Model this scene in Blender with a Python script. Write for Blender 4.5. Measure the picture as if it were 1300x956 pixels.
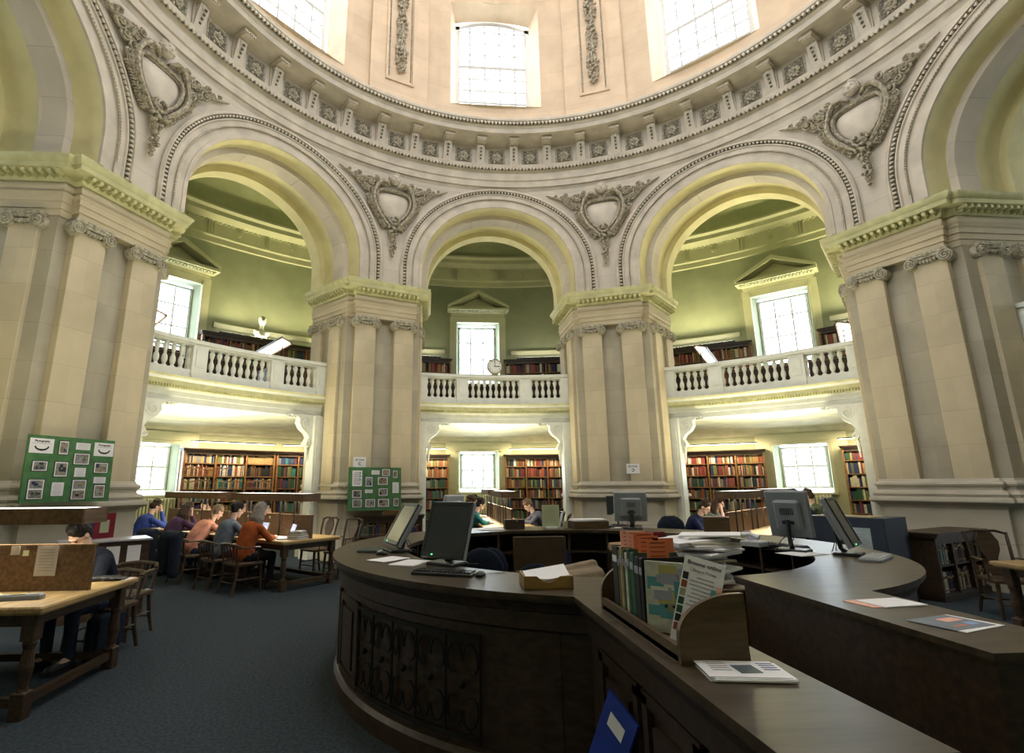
import bpy, bmesh, math, random
from mathutils import Vector, Matrix
for o in list(bpy.data.objects): bpy.data.objects.remove(o)
SC = bpy.context.scene
COL = SC.collection
PI = math.pi
rad = math.radians
rnd = random.Random(7)

# ---------------------------------------------------------------- camera
cam = bpy.data.cameras.new('camera'); cam_o = bpy.data.objects.new('camera', cam); COL.objects.link(cam_o)
yw, pt, rl = rad(4.3305), rad(12.5471), rad(-0.2031)
Fv = Vector((math.sin(yw)*math.cos(pt), math.cos(yw)*math.cos(pt), math.sin(pt)))
Rv = Vector((math.cos(yw), -math.sin(yw), 0)); Uv = Rv.cross(Fv)
R2 = Rv*math.cos(rl)+Uv*math.sin(rl); U2 = Uv*math.cos(rl)-Rv*math.sin(rl)
cam_o.matrix_world = Matrix(((R2.x, U2.x, -Fv.x, -1.7097), (R2.y, U2.y, -Fv.y, -5.567), (R2.z, U2.z, -Fv.z, 1.62), (0, 0, 0, 1)))
cam.sensor_width = 36; cam.lens = 662.34/1300*36; cam.shift_x = .04146; cam.shift_y = -.00726
cam.clip_start = .05; cam.clip_end = 200
SC.camera = cam_o
SC.view_settings.view_transform = 'Standard'; SC.view_settings.look = 'None'
SC.view_settings.exposure = 0.75; SC.view_settings.gamma = 1; SC.view_settings.use_curve_mapping = False

# ---------------------------------------------------------------- sky and daylight
W = bpy.data.worlds.new('world'); SC.world = W; W.use_nodes = True
bgn = W.node_tree.nodes['Background']; bgn.inputs[0].default_value = (.80, .90, 1, 1); bgn.inputs[1].default_value = 5.0
DRUM_SKY = 175.0; LANTERN = 330.0; GAL_SKY = 60.0; LOW_SKY = 40.0; LAMP = 7.0; UPLIGHT = 120.0; STRIP = 17.0
def area(name, loc, direction, sx, sy, energy, color=(1, 1, 1), spread=180):
    l = bpy.data.lights.new(name, 'AREA'); l.shape = 'RECTANGLE'; l.size = sx; l.size_y = sy; l.energy = energy; l.color = color; l.spread = rad(spread)
    o = bpy.data.objects.new(name, l); COL.objects.link(o); o.location = loc
    o.rotation_euler = Vector(direction).to_track_quat('-Z', 'Y').to_euler()
    return o
def pol(R, az, z=0): a = rad(az); return Vector((R*math.sin(a), R*math.cos(a), z))
BAYS = [0, 45, -45, 90, -90, 135, -135, 180]
for b in BAYS:                                        # the sky outside each drum window
    n = pol(1, b); area('daylight_drum', pol(7.95, b, 14.1), (-n.x, -n.y, -.25), 2.5, 3.6, DRUM_SKY*(1.0 if abs(b) < 100 else .8), (.93, .96, 1), 130)
area('daylight_lantern', (0, 0, 22.7), (0, .001, -1), 3.4, 3.4, LANTERN, (.97, .97, 1))
for b in BAYS[:5]:
    n = pol(1, b)
    area('daylight_gallery', pol(13.9, b, 6.0), (-n.x, -n.y, -.1), 1.4, 2.8, GAL_SKY, (.85, .93, 1))
    area('daylight_ground', pol(13.9, b, 2.1), (-n.x, -n.y, -.1), 1.1, 1.15, LOW_SKY, (.85, .93, 1))

# ---------------------------------------------------------------- materials
MATS = {}
def nt(m): return m.node_tree.nodes, m.node_tree.links
def mat(name, col, rough=.6, spec=.3, metal=0, var=.12, scale=6, bump=0, bscale=None, kind='noise', col2=None, coat=0):
    if name in MATS: return MATS[name]
    m = bpy.data.materials.new(name); m.use_nodes = True; N, L = nt(m); b = N['Principled BSDF']
    b.inputs['Roughness'].default_value = rough; b.inputs['Specular IOR Level'].default_value = spec; b.inputs['Metallic'].default_value = metal
    b.inputs['Coat Weight'].default_value = coat
    tc = N.new('ShaderNodeTexCoord'); mp = N.new('ShaderNodeMapping'); L.new(tc.outputs['Object'], mp.inputs[0])
    if kind == 'wood': mp.inputs['Scale'].default_value = (1, 7, 7)
    ns = N.new('ShaderNodeTexNoise'); ns.inputs['Scale'].default_value = scale; ns.inputs['Detail'].default_value = 5
    L.new(mp.outputs[0], ns.inputs['Vector'])
    rp = N.new('ShaderNodeValToRGB'); c2 = col2 or tuple(c*(1-var*2) for c in col)
    rp.color_ramp.elements[0].color = (*c2, 1); rp.color_ramp.elements[0].position = .32
    rp.color_ramp.elements[1].color = (*[min(1, c*(1+var*.5)) for c in col], 1); rp.color_ramp.elements[1].position = .68
    L.new(ns.outputs['Fac'], rp.inputs[0]); out = rp.outputs[0]
    L.new(out, b.inputs['Base Color'])
    if bump:
        n2 = N.new('ShaderNodeTexNoise'); n2.inputs['Scale'].default_value = bscale or scale*6; L.new(mp.outputs[0], n2.inputs['Vector'])
        bp = N.new('ShaderNodeBump'); bp.inputs['Strength'].default_value = bump; bp.inputs['Distance'].default_value = .02
        L.new(n2.outputs['Fac'], bp.inputs['Height']); L.new(bp.outputs[0], b.inputs['Normal'])
    MATS[name] = m; return m
def ashlar(name, col, course=.56, dark=.7, vj=None):
    m = mat(name, col, rough=.75, spec=.15, var=.07, scale=1.6, bump=.12, bscale=30); N, L = nt(m); b = N['Principled BSDF']
    src = b.inputs['Base Color'].links[0].from_socket
    tc = N.new('ShaderNodeTexCoord'); sp = N.new('ShaderNodeSeparateXYZ'); L.new(tc.outputs['Object'], sp.inputs[0])
    dv = N.new('ShaderNodeMath'); dv.operation = 'DIVIDE'; dv.inputs[1].default_value = course; L.new(sp.outputs['Z'], dv.inputs[0])
    fl = N.new('ShaderNodeMath'); fl.operation = 'FLOOR'; L.new(dv.outputs[0], fl.inputs[0])
    fr = N.new('ShaderNodeMath'); fr.operation = 'FRACT'; L.new(dv.outputs[0], fr.inputs[0])
    # one tone for each block: course number + coarse column
    fx = N.new('ShaderNodeMath'); fx.operation = 'FLOOR'; a1 = N.new('ShaderNodeMath'); a1.operation = 'MULTIPLY_ADD'
    L.new(sp.outputs['X'], a1.inputs[0]); a1.inputs[1].default_value = 1.3; L.new(fl.outputs[0], a1.inputs[2]); L.new(a1.outputs[0], fx.inputs[0])
    cb = N.new('ShaderNodeCombineXYZ'); L.new(fx.outputs[0], cb.inputs[0]); L.new(fl.outputs[0], cb.inputs[1])
    wn = N.new('ShaderNodeTexWhiteNoise'); wn.noise_dimensions = '3D'; L.new(cb.outputs[0], wn.inputs['Vector'])
    mr = N.new('ShaderNodeMapRange'); mr.inputs[3].default_value = .94; mr.inputs[4].default_value = 1.04; L.new(wn.outputs['Value'], mr.inputs[0])
    jt = N.new('ShaderNodeMath'); jt.operation = 'LESS_THAN'; jt.inputs[1].default_value = .018; L.new(fr.outputs[0], jt.inputs[0])
    mj = N.new('ShaderNodeMapRange'); mj.inputs[3].default_value = 1; mj.inputs[4].default_value = dark; L.new(jt.outputs[0], mj.inputs[0])
    mu = N.new('ShaderNodeMath'); mu.operation = 'MULTIPLY'; L.new(mr.outputs[0], mu.inputs[0]); L.new(mj.outputs[0], mu.inputs[1])
    vm = N.new('ShaderNodeVectorMath'); vm.operation = 'SCALE'; L.new(src, vm.inputs[0]); L.new(mu.outputs[0], vm.inputs['Scale'])
    L.new(vm.outputs[0], b.inputs['Base Color']); return m
def emit(name, col, st):
    m = bpy.data.materials.new(name); m.use_nodes = True; N, L = nt(m); b = N['Principled BSDF']
    b.inputs['Base Color'].default_value = (*col, 1); b.inputs['Emission Color'].default_value = (*col, 1); b.inputs['Emission Strength'].default_value = st; MATS[name] = m; return m
def glassmat():
    m = bpy.data.materials.new('window_glass'); m.use_nodes = True; N, L = nt(m)
    for n in list(N): N.remove(n)
    o = N.new('ShaderNodeOutputMaterial'); t = N.new('ShaderNodeBsdfTransparent'); g = N.new('ShaderNodeBsdfGlossy'); g.inputs['Roughness'].default_value = .03
    x = N.new('ShaderNodeMixShader'); x.inputs[0].default_value = .04; L.new(t.outputs[0], x.inputs[1]); L.new(g.outputs[0], x.inputs[2]); L.new(x.outputs[0], o.inputs[0])
    t.inputs[0].default_value = (.96, .98, 1, 1); MATS['glass'] = m; return m
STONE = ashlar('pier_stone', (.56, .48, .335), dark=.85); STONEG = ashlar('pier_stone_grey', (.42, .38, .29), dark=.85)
STONEB = ashlar('pedestal_stone', (.50, .46, .38), course=.7)
RSTONE = ashlar('rotunda_stone', (.60, .54, .45), course=.62, dark=.8)
ARCHS = mat('arch_stone', (.58, .52, .43), .75, .15, var=.1, scale=3, bump=.1)
CARVE = mat('carved_stone', (.46, .41, .31), .8, .12, var=.3, scale=22, bump=.3, bscale=60)
PANG = mat('panel_ground_shade', (.22, .20, .155), .9, .05, var=.3, scale=20)  # recess shade behind the rosettes, put into the ground colour
CARVD = mat('undercut_shade_stone', (.13, .12, .085), .9, .05, var=.3, scale=20)  # shade of the undercuts between carved parts, painted as near-black stone
DSTONE = ashlar('drum_stone', (.66, .52, .37), course=.62, dark=.86)
CAPS = mat('capital_stone', (.50, .46, .35), .8, .15, var=.25, scale=18, bump=.3)
CORN = mat('cornice_yellow', (.62, .60, .34), .7, .2, var=.1, scale=5)  # yellower than the surfaces around it
SOFF = mat('lamp_tinted_soffit', (.70, .64, .37), .75, .15, var=.05, scale=3)  # yellow of the lamp light partly mixed into the plaster colour
OLIVE = mat('olive_wall_paint', (.345, .37, .245), .7, .2, var=.05, scale=2)
OLIVT = mat('pale_olive_paint', (.55, .55, .37), .6, .25, var=.04, scale=3)
VAULT = mat('vault_paint', (.40, .42, .25), .8, .15, var=.06, scale=2)
CREAM = mat('cream_plaster', (.76, .75, .58), .8, .15, var=.1, scale=2.5, bump=.1, bscale=12)
WHITE = mat('white_woodwork_paint', (.74, .75, .68), .45, .35, var=.04, scale=6)
WFRAME = mat('window_white_paint', (.80, .82, .80), .4, .35, var=.03, scale=8)
CARPET = mat('slate_carpet', (.050, .064, .076), .95, .05, var=.2, scale=40, bump=.4, bscale=300)
OAK = mat('dark_oak', (.052, .030, .018), .45, .4, var=.25, scale=4, kind='wood')
OAKM = mat('brown_oak', (.15, .085, .040), .42, .4, var=.25, scale=4, kind='wood')
TOPW = mat('counter_mahogany_top', (.062, .045, .028), .40, .20, var=.22, scale=3, kind='wood')
CHW = mat('chair_dark_wood', (.060, .036, .020), .45, .35, var=.25, scale=5, kind='wood')
TABW = mat('table_oak_top', (.40, .27, .12), .38, .4, var=.2, scale=4, kind='wood')
CASEW = mat('bookcase_oak', (.28, .14, .055), .5, .35, var=.25, scale=4, kind='wood')
PAPER = mat('white_paper', (.78, .77, .80), .7, .2, var=.02)
PAPERG = mat('pale_green_paper', (.50, .54, .33), .7, .2, var=.05)
KRAFT = mat('kraft_paper', (.36, .25, .15), .8, .15, var=.08)
CARD = mat('brown_card', (.070, .048, .028), .85, .1, var=.1)
INK = mat('black_ink', (.02, .02, .025), .6, .2, var=.05)
GREYINK = mat('grey_ink', (.33, .33, .38), .7, .2, var=.05)
BLACKP = mat('black_plastic', (.018, .020, .024), .4, .4, var=.1)
SCREEN = mat('dark_screen', (.030, .034, .038), .22, .5, var=.05)
GREYP = mat('grey_plastic', (.24, .26, .28), .5, .35, var=.04)
LGREYP = mat('light_grey_plastic', (.42, .44, .46), .5, .35, var=.03)
GREEN = mat('green_felt', (.085, .20, .085), .9, .1, var=.12, scale=10)
METAL = mat('steel', (.45, .46, .48), .35, .5, metal=1, var=.05)
BLKIRON = mat('black_iron', (.012, .012, .011), .7, .2, var=.1)
BRASS = mat('brass', (.45, .33, .12), .35, .5, metal=1, var=.1)
NAVYB = mat('dark_blue_laminate', (.030, .040, .062), .55, .3, var=.08)
FABN = mat('navy_fabric', (.016, .022, .036), .9, .1, var=.2, scale=30)
ORANGE = mat('orange_slip', (.70, .20, .09), .7, .2, var=.05)
SALMON = mat('salmon_slip', (.80, .43, .34), .7, .2, var=.05)
REDM = mat('crimson_cloth', (.20, .022, .035), .8, .15, var=.15)
BLUEM = mat('royal_blue', (.02, .05, .33), .6, .25, var=.15)
TEALM = mat('teal_print', (.10, .30, .33), .6, .2, var=.1)
YELM = mat('mustard_print', (.48, .42, .14), .6, .2, var=.1)
BUFF = mat('buff_print', (.52, .52, .42), .6, .2, var=.12, scale=30)
MARBLE = mat('bust_marble', (.55, .55, .46), .5, .3, var=.08)
GLASS = glassmat()
DFRAME = mat('drum_window_frame', (.50, .49, .46), .5, .2, var=.03)
LAMPM = emit('lamp_tube_glow', (1, .93, .74), 7.0)
LAMPW = emit('lamp_top_diffuser', (1, .97, .86), 3.2)
LEDG = emit('green_led', (.1, 1, .2), 3)
BOOKC = {'crimson': (.19, .035, .035), 'red': (.29, .08, .055), 'navy': (.03, .045, .12), 'dark green': (.03, .09, .05), 'olive': (.16, .17, .06), 'black': (.02, .02, .022), 'brown': (.14, .07, .035), 'tan': (.40, .27, .13), 'cream': (.62, .56, .42), 'teal': (.04, .17, .17), 'grey': (.22, .22, .22), 'orange': (.36, .19, .08), 'white': (.66, .65, .60), 'purple': (.12, .05, .13)}
BOOKM = {k: mat('book_'+k.replace(' ', '_'), v, .6, .25, var=.15, scale=25) for k, v in BOOKC.items()}

# ---------------------------------------------------------------- mesh helpers
class MB:
    def __init__(s): s.v = []; s.f = []; s.m = []; s.mi = 0
    def add(s, vs, fs, M=None):
        k = len(s.v); s.v += [tuple(M @ Vector(v)) if M is not None else tuple(v) for v in vs]
        s.f += [tuple(i+k for i in f) for f in fs]; s.m += [s.mi]*len(fs); return s
    def box(s, c, d, M=None, taper=1):
        x, y, z = d[0]/2, d[1]/2, d[2]/2
        vs = [(c[0]+i*x*(taper if k > 0 else 1), c[1]+j*y*(taper if k > 0 else 1), c[2]+k*z) for i in (-1, 1) for j in (-1, 1) for k in (-1, 1)]
        return s.add(vs, [(0, 1, 3, 2), (4, 6, 7, 5), (0, 4, 5, 1), (2, 3, 7, 6), (0, 2, 6, 4), (1, 5, 7, 3)], M)
    def bbox(s, c, d, b=.01, M=None):
        """box with chamfered vertical and top edges"""
        x, y, z = d[0]/2, d[1]/2, d[2]/2; b = min(b, x*.9, y*.9, z*.9)
        o = [(-x+b, -y), (x-b, -y), (x, -y+b), (x, y-b), (x-b, y), (-x+b, y), (-x, y-b), (-x, -y+b)]
        k = (x-b)/x if x else 1
        rings = [(1, -z), (1, z-b), (None, z)]
        vs = []
        for sc, zz in rings:
            for (a, c2) in o:
                if sc is None: vs.append((c[0]+a*(x-b)/x, c[1]+c2*(y-b)/y, c[2]+zz))
                else: vs.append((c[0]+a, c[1]+c2, c[2]+zz))
        fs = [tuple(range(7, -1, -1)), tuple(range(16, 24))]
        for r in (0, 8):
            for i in range(8): fs.append((r+i, r+(i+1) % 8, r+8+(i+1) % 8, r+8+i))
        return s.add(vs, fs, M)
    def prism(s, poly, z0, z1, M=None):
        n = len(poly); vs = [(x, y, z0) for x, y in poly]+[(x, y, z1) for x, y in poly]
        fs = [tuple(range(n-1, -1, -1)), tuple(range(n, 2*n))]+[(i, (i+1) % n, n+(i+1) % n, n+i) for i in range(n)]
        return s.add(vs, fs, M)
    def lathe(s, prof, seg=16, M=None, a0=0, a1=2*PI):
        full = abs(a1-a0-2*PI) < 1e-6; n = seg if full else seg+1; vs = []
        for r, z in prof:
            for i in range(n): a = a0+(a1-a0)*i/seg; vs.append((r*math.cos(a), r*math.sin(a), z))
        fs = []
        for j in range(len(prof)-1):
            for i in range(seg):
                i2 = (i+1) % n; fs.append((j*n+i, j*n+i2, (j+1)*n+i2, (j+1)*n+i))
        if full:
            if prof[0][0] > 1e-4: fs.append(tuple(range(n-1, -1, -1)))
            if prof[-1][0] > 1e-4: fs.append(tuple(range((len(prof)-1)*n, len(prof)*n)))
        return s.add(vs, fs, M)
    def revolve(s, prof, az0, az1, n):
        """profile of (R,z) about the world axis between two azimuths, faces seen from inside"""
        full = abs(az1-az0-360) < 1e-6; k = n if full else n+1
        vs = [tuple(pol(R, az0+(az1-az0)*i/n, z)) for (R, z) in prof for i in range(k)]
        fs = [(j*k+i, j*k+(i+1) % k, (j+1)*k+(i+1) % k, (j+1)*k+i) for j in range(len(prof)-1) for i in range(n)]
        return s.add(vs, fs)
    def tube(s, path, r, seg=8, M=None, closed=False, flat=1):
        P = [Vector(p) for p in path]; n = len(P); rr = r if isinstance(r, (list, tuple)) else [r]*n
        vs = []; up = Vector((0, 0, 1)); prev = None
        for i, p in enumerate(P):
            t = (P[(i+1) % n]-P[i-1]) if closed else (P[min(i+1, n-1)]-P[max(i-1, 0)])
            t.normalize()
            if prev is None:
                a = up if abs(t.z) < .9 else Vector((1, 0, 0)); u = t.cross(a).normalized()
            else:
                u = prev-t*prev.dot(t)
                u = u.normalized() if u.length > 1e-6 else t.orthogonal().normalized()
            prev = u; w = t.cross(u)
            for k in range(seg): a = 2*PI*k/seg; vs.append(p+(u*math.cos(a)+w*math.sin(a)*flat)*rr[i])
        fs = []
        for i in range(n if closed else n-1):
            for k in range(seg):
                a, b = i*seg, ((i+1) % n)*seg; fs.append((a+k, a+(k+1) % seg, b+(k+1) % seg, b+k))
        if not closed: fs += [tuple(range(seg-1, -1, -1)), tuple(range((n-1)*seg, n*seg))]
        return s.add(vs, fs, M)
    def sphere(s, c, r, seg=12, rings=8, M=None):
        r = r if isinstance(r, (tuple, list)) else (r, r, r); vs = [(c[0], c[1], c[2]-r[2])]
        for j in range(1, rings):
            t = PI*j/rings-PI/2
            for i in range(seg): a = 2*PI*i/seg; vs.append((c[0]+r[0]*math.cos(t)*math.cos(a), c[1]+r[1]*math.cos(t)*math.sin(a), c[2]+r[2]*math.sin(t)))
        vs.append((c[0], c[1], c[2]+r[2])); fs = []
        for i in range(seg): fs.append((0, 1+(i+1) % seg, 1+i))
        for j in range(rings-2):
            for i in range(seg): a = 1+j*seg; fs.append((a+i, a+(i+1) % seg, a+seg+(i+1) % seg, a+seg+i))
        l = len(vs)-1; a = 1+(rings-2)*seg
        for i in range(seg): fs.append((a+i, a+(i+1) % seg, l))
        return s.add(vs, fs, M)
    def capsule(s, p0, p1, r0, r1, seg=10, sx=1.0):
        """tapered limb; sx widens it across world X"""
        P0, P1 = Vector(p0), Vector(p1); d = P1-P0; L = d.length
        if L < 1e-6: return s.sphere(p0, r0)
        q = d.to_track_quat('Z', 'Y').to_matrix().to_4x4(); M = Matrix.Translation(P0) @ q; n = 5
        prof = [(r0*math.sin(PI/2*i/n), -r0*math.cos(PI/2*i/n)) for i in range(n+1)]+[(r1*math.cos(PI/2*i/n), L+r1*math.sin(PI/2*i/n)) for i in range(n+1)]
        prof[0] = (1e-5, prof[0][1]); prof[-1] = (1e-5, prof[-1][1])
        k = len(s.v); s.lathe(prof, seg, M)
        if sx != 1:
            cx = (P0.x+P1.x)/2
            for i in range(k, len(s.v)): x, y, z = s.v[i]; s.v[i] = (cx+(x-cx)*sx, y, z)
        return s
    def sweep(s, prof, path, closed=False, M=None, cap=True):
        """profile of (out, z) along a 2D path, mitred; 'out' is to the right of travel"""
        P = [Vector(p) for p in path]; n = len(P); k = len(prof); vs = []
        for i in range(n):
            d1 = (P[i]-P[i-1]) if (i > 0 or closed) else None; d2 = (P[(i+1) % n]-P[i]) if (i < n-1 or closed) else None
            d1 = (d1 or d2).normalized(); d2 = (d2 or d1).normalized()
            n1 = Vector((d1.y, -d1.x)); n2 = Vector((d2.y, -d2.x)); m = (n1+n2); m = m/max(m.dot(n1), .35) if m.length > 1e-6 else n1
            for o, z in prof: vs.append((P[i].x+m.x*o, P[i].y+m.y*o, z))
        fs = []
        for i in range(n if closed else n-1):
            for j in range(k-1): a, b = i*k, ((i+1) % n)*k; fs.append((a+j, b+j, b+j+1, a+j+1))
        if cap and not closed: fs += [tuple(range(k)), tuple(range((n-1)*k+k-1, (n-1)*k-1, -1))]
        return s.add(vs, fs, M)
    def mesh(s, name, mats, smooth=False):
        me = bpy.data.meshes.new(name); me.from_pydata(s.v, [], s.f)
        for m in (mats if isinstance(mats, (list, tuple)) else [mats]): me.materials.append(m)
        if any(s.m): me.polygons.foreach_set('material_index', s.m)
        bm = bmesh.new(); bm.from_mesh(me); bmesh.ops.recalc_face_normals(bm, faces=bm.faces)
        if smooth:
            for f in bm.faces: f.smooth = True
            for e in bm.edges:
                if len(e.link_faces) == 2 and e.calc_face_angle(0) > .62: e.smooth = False
        bm.to_mesh(me); bm.free(); me.update(); return me
    def build(s, name, mats, parent=None, smooth=False, label=None, M=None):
        o = bpy.data.objects.new(name, s.mesh(name, mats, smooth)); COL.objects.link(o); o.parent = parent
        if M is not None: o.matrix_local = M
        if label: o['label'] = label
        return o
def tag(o, label=None, cat=None, group=None, kind=None):
    if label: o['label'] = label
    if cat: o['category'] = cat
    if group: o['group'] = group
    if kind: o['kind'] = kind
    return o
def thing(name, label, cat, loc=(0, 0, 0), rz=0, group=None, kind=None):
    o = bpy.data.objects.new(name, None); COL.objects.link(o); o.location = loc; o.rotation_euler = (0, 0, rz); o.empty_display_size = .1
    return tag(o, label, cat, group, kind)
def place(o, x, y, z=0, rz=0): o.location = (x, y, z); o.rotation_euler = (0, 0, rz); return o
KIDS = {}
def kids(o): return [c for c in bpy.data.objects if c.parent == o]
def dup(root, loc, rz, label=None, group=None):
    r = root.copy(); COL.objects.link(r); r.location = loc; r.rotation_euler = (0, 0, rz)
    if label: r['label'] = label
    if group: r['group'] = group
    for c in kids(root):
        k = c.copy(); COL.objects.link(k); k.parent = r
        for g in kids(c): q = g.copy(); COL.objects.link(q); q.parent = k
    return r
def RZ(a): return Matrix.Rotation(a, 4, 'Z')
def T(x, y, z): return Matrix.Translation((x, y, z))
def text(body, size, parent, M, m=None, name='lettering', ext=.0008, align='CENTER', bold=0, label=None):
    c = bpy.data.curves.new(name, 'FONT'); c.body = body; c.size = size; c.align_x = align; c.align_y = 'CENTER'; c.extrude = ext; c.offset = bold
    t = bpy.data.objects.new(name, c); COL.objects.link(t); dg = bpy.context.evaluated_depsgraph_get()
    me = bpy.data.meshes.new_from_object(t.evaluated_get(dg)); bpy.data.objects.remove(t); me.materials.clear(); me.materials.append(m or INK)
    o = bpy.data.objects.new(name, me); COL.objects.link(o); o.parent = parent; o.matrix_local = M
    if label: o['label'] = label
    return o
def remesh(mb, name, mt, parent, voxel=.01, smooth=2, M=None, dec=None):
    o = mb.build(name, mt, None); r = o.modifiers.new('r', 'REMESH'); r.mode = 'VOXEL'; r.voxel_size = voxel
    if smooth: q = o.modifiers.new('s', 'SMOOTH'); q.iterations = smooth; q.factor = .5
    dg = bpy.context.evaluated_depsgraph_get(); me = bpy.data.meshes.new_from_object(o.evaluated_get(dg)); bpy.data.objects.remove(o)
    for p in me.polygons: p.use_smooth = True
    if not me.materials: me.materials.append(mt)
    q = bpy.data.objects.new(name, me); COL.objects.link(q); q.parent = parent
    if M is not None: q.matrix_local = M
    return q
def place_name(b): return {0: 'central bay facing the desk', 45: 'bay right of the central one', -45: 'bay left of the central one', 90: 'bay at the far right', -90: 'bay at the far left', 135: 'bay behind on the right', -135: 'bay behind on the left', 180: 'bay behind the viewer'}[b]
# ================================================================ THE SETTING
fl = MB().revolve([(0, 0), (13.3, 0)], 0, 360, 64)
tag(fl.build('floor', CARPET), 'dark slate blue carpet over the whole floor', 'floor', kind='structure')

RW, ZC, ZS = 7.15, 6.95, 6.46          # rotunda wall radius, arch centre height, springing (cornice top)
def cyl(x, z, R): return (x, math.sqrt(max(R*R-x*x, .01)), z)
def arch_path(r, n=40):
    pts = [(-r, ZS), (-r, (ZS+ZC)/2)]+[(-r*math.cos(PI*i/n), ZC+r*math.sin(PI*i/n)) for i in range(n+1)]+[(r, (ZS+ZC)/2), (r, ZS)]
    return pts
def arch_strip(mb, prof, n=40, M=None):
    cols = [[cyl(x, z, R) for x, z in arch_path(r, n)] for r, R in prof]; k = len(cols[0]); vs = [p for c in cols for p in c]
    fs = [(j*k+i, j*k+i+1, (j+1)*k+i+1, (j+1)*k+i) for j in range(len(cols)-1) for i in range(k-1)]
    mb.add(vs, fs, M)
def wall_face(mb, R, r, M, n=40, steps=5, ztop=9.55):
    hx = R*math.sin(rad(22.5))+.004; P = arch_path(r, n); rows = []
    for (x, z) in P:
        if z <= ZC+1e-6: bx, bz = (hx if x > 0 else -hx), z
        else:
            dx, dz = x/r, (z-ZC)/r; t1 = hx/abs(dx) if abs(dx) > 1e-6 else 1e9; t2 = (ztop-ZC)/dz; t = min(t1, t2); bx, bz = dx*t, ZC+dz*t
        rows.append([cyl(x+(bx-x)*j/steps, z+(bz-z)*j/steps, R) for j in range(steps+1)])
    # corner patches where the boundary turns from side to top
    vs = [p for r_ in rows for p in r_]; k = steps+1
    fs = [(i*k+j, i*k+j+1, (i+1)*k+j+1, (i+1)*k+j) for i in range(len(rows)-1) for j in range(steps)]
    mb.add(vs, fs, M)
    for sg in (-1, 1): mb.add([cyl(sg*hx, 9.0, R), cyl(sg*hx, ztop, R), cyl(sg*(hx-.55), ztop, R), cyl(sg*(hx-.25), 9.2, R)], [(0, 1, 2, 3)], M)
rw = MB()
for b in BAYS:
    M = RZ(-rad(b))
    rw.mi = 0; wall_face(rw, RW, 2.46, M)
    rw.mi = 1; arch_strip(rw, [(1.97, 7.14), (1.97, 7.55)], M=M)
    rw.mi = 0; arch_strip(rw, [(1.97, 7.55), (1.85, 7.55), (1.85, 7.95)], M=M)
    rw.mi = 1; arch_strip(rw, [(1.85, 7.95), (1.98, 7.95), (1.98, 8.55)], M=M)
    rw.mi = 1; arch_strip(rw, [(1.98, 8.55), (1.85, 8.55), (1.85, 8.9)], M=M)
    rw.mi = 3; wall_face(rw, 8.9, 1.85, M, ztop=12.4)
tag(rw.build('wall_rotunda', [RSTONE, SOFF, OLIVT, OLIVE], smooth=True), 'curved pale stone arcade wall of the rotunda', 'wall', kind='structure')
# archivolts with their bead and egg mouldings
for q, b in enumerate(BAYS[:5]):
    M = RZ(-rad(b)); a = MB(); arch_strip(a, [(2.50, 7.16), (2.50, 7.09), (2.45, 7.05), (2.43, 7.05), (2.43, 7.10), (2.36, 7.10), (2.35, 7.08), (2.33, 7.08), (2.32, 7.11), (2.21, 7.11), (2.21, 7.09), (2.19, 7.09), (2.19, 7.12), (2.05, 7.12), (2.04, 7.10), (1.97, 7.10), (1.97, 7.16)])
    ob = a.build('trim_%d' % (q+1), ARCHS, smooth=True, M=M); tag(ob, 'moulded stone archivolt around the arch of the '+place_name(b), 'arch moulding', kind='structure')
    for nm, r, R, step, sz in (('egg_moulding', 2.395, 7.09, .085, .030), ('bead_moulding', 2.20, 7.085, .05, .014)):
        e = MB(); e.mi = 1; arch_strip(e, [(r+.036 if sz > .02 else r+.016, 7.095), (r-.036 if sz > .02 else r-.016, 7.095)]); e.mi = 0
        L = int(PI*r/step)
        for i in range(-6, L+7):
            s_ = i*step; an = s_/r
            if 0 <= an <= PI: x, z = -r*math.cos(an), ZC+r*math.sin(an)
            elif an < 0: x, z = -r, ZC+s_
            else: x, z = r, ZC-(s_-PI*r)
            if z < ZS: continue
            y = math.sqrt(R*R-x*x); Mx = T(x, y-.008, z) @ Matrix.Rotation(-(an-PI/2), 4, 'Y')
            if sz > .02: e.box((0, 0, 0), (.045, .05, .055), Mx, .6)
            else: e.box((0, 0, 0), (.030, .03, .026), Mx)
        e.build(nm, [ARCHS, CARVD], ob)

# main entablature ring
ent = MB(); ent.revolve([(7.16, 9.40), (7.10, 9.50), (7.06, 9.50), (7.06, 9.66), (7.02, 9.68), (7.02, 9.88), (6.98, 9.92), (6.90, 9.98), (6.88, 10.06), (6.98, 10.08), (6.98, 10.64), (6.92, 10.68), (6.82, 10.70), (6.50, 10.71), (6.42, 10.69), (6.42, 10.81), (6.38, 10.84), (6.36, 10.86), (6.34, 10.93), (6.28, 10.96), (6.27, 11.02), (6.30, 11.05), (6.9, 11.10), (7.0, 11.12)], 0, 360, 192)
entob = ent.build('trim_6', ARCHS, smooth=True); tag(entob, 'great circular stone entablature above the arches', 'cornice', kind='structure')
for nm, R, z, hgt, n, lab in (('leaf_moulding', 6.955, 9.955, .075, 480, 'carved leaf band'), ('bead_moulding', 6.345, 10.895, .06, 420, None)):
    e = MB(); e.mi = 1; e.revolve([(R-.03, z-hgt*.55), (R-.045, z+hgt*.55)] if R > 6.5 else [(R-.012, z-hgt*.5), (R-.02, z+hgt*.5)], -118, 118, 160); e.mi = 0
    for i in range(n):
        az = 360*i/n-180
        if abs(az) > 115: continue
        Mx = RZ(-rad(az)) @ T(0, R-.05, z); e.box((0, 0, 0), (.052, .05, hgt), Mx @ Matrix.Rotation(.5 if (i % 2 and R > 6.5) else -.3, 4, 'Y'), .7)
    e.build(nm, [ARCHS, CARVD], entob, label=lab)
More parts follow.
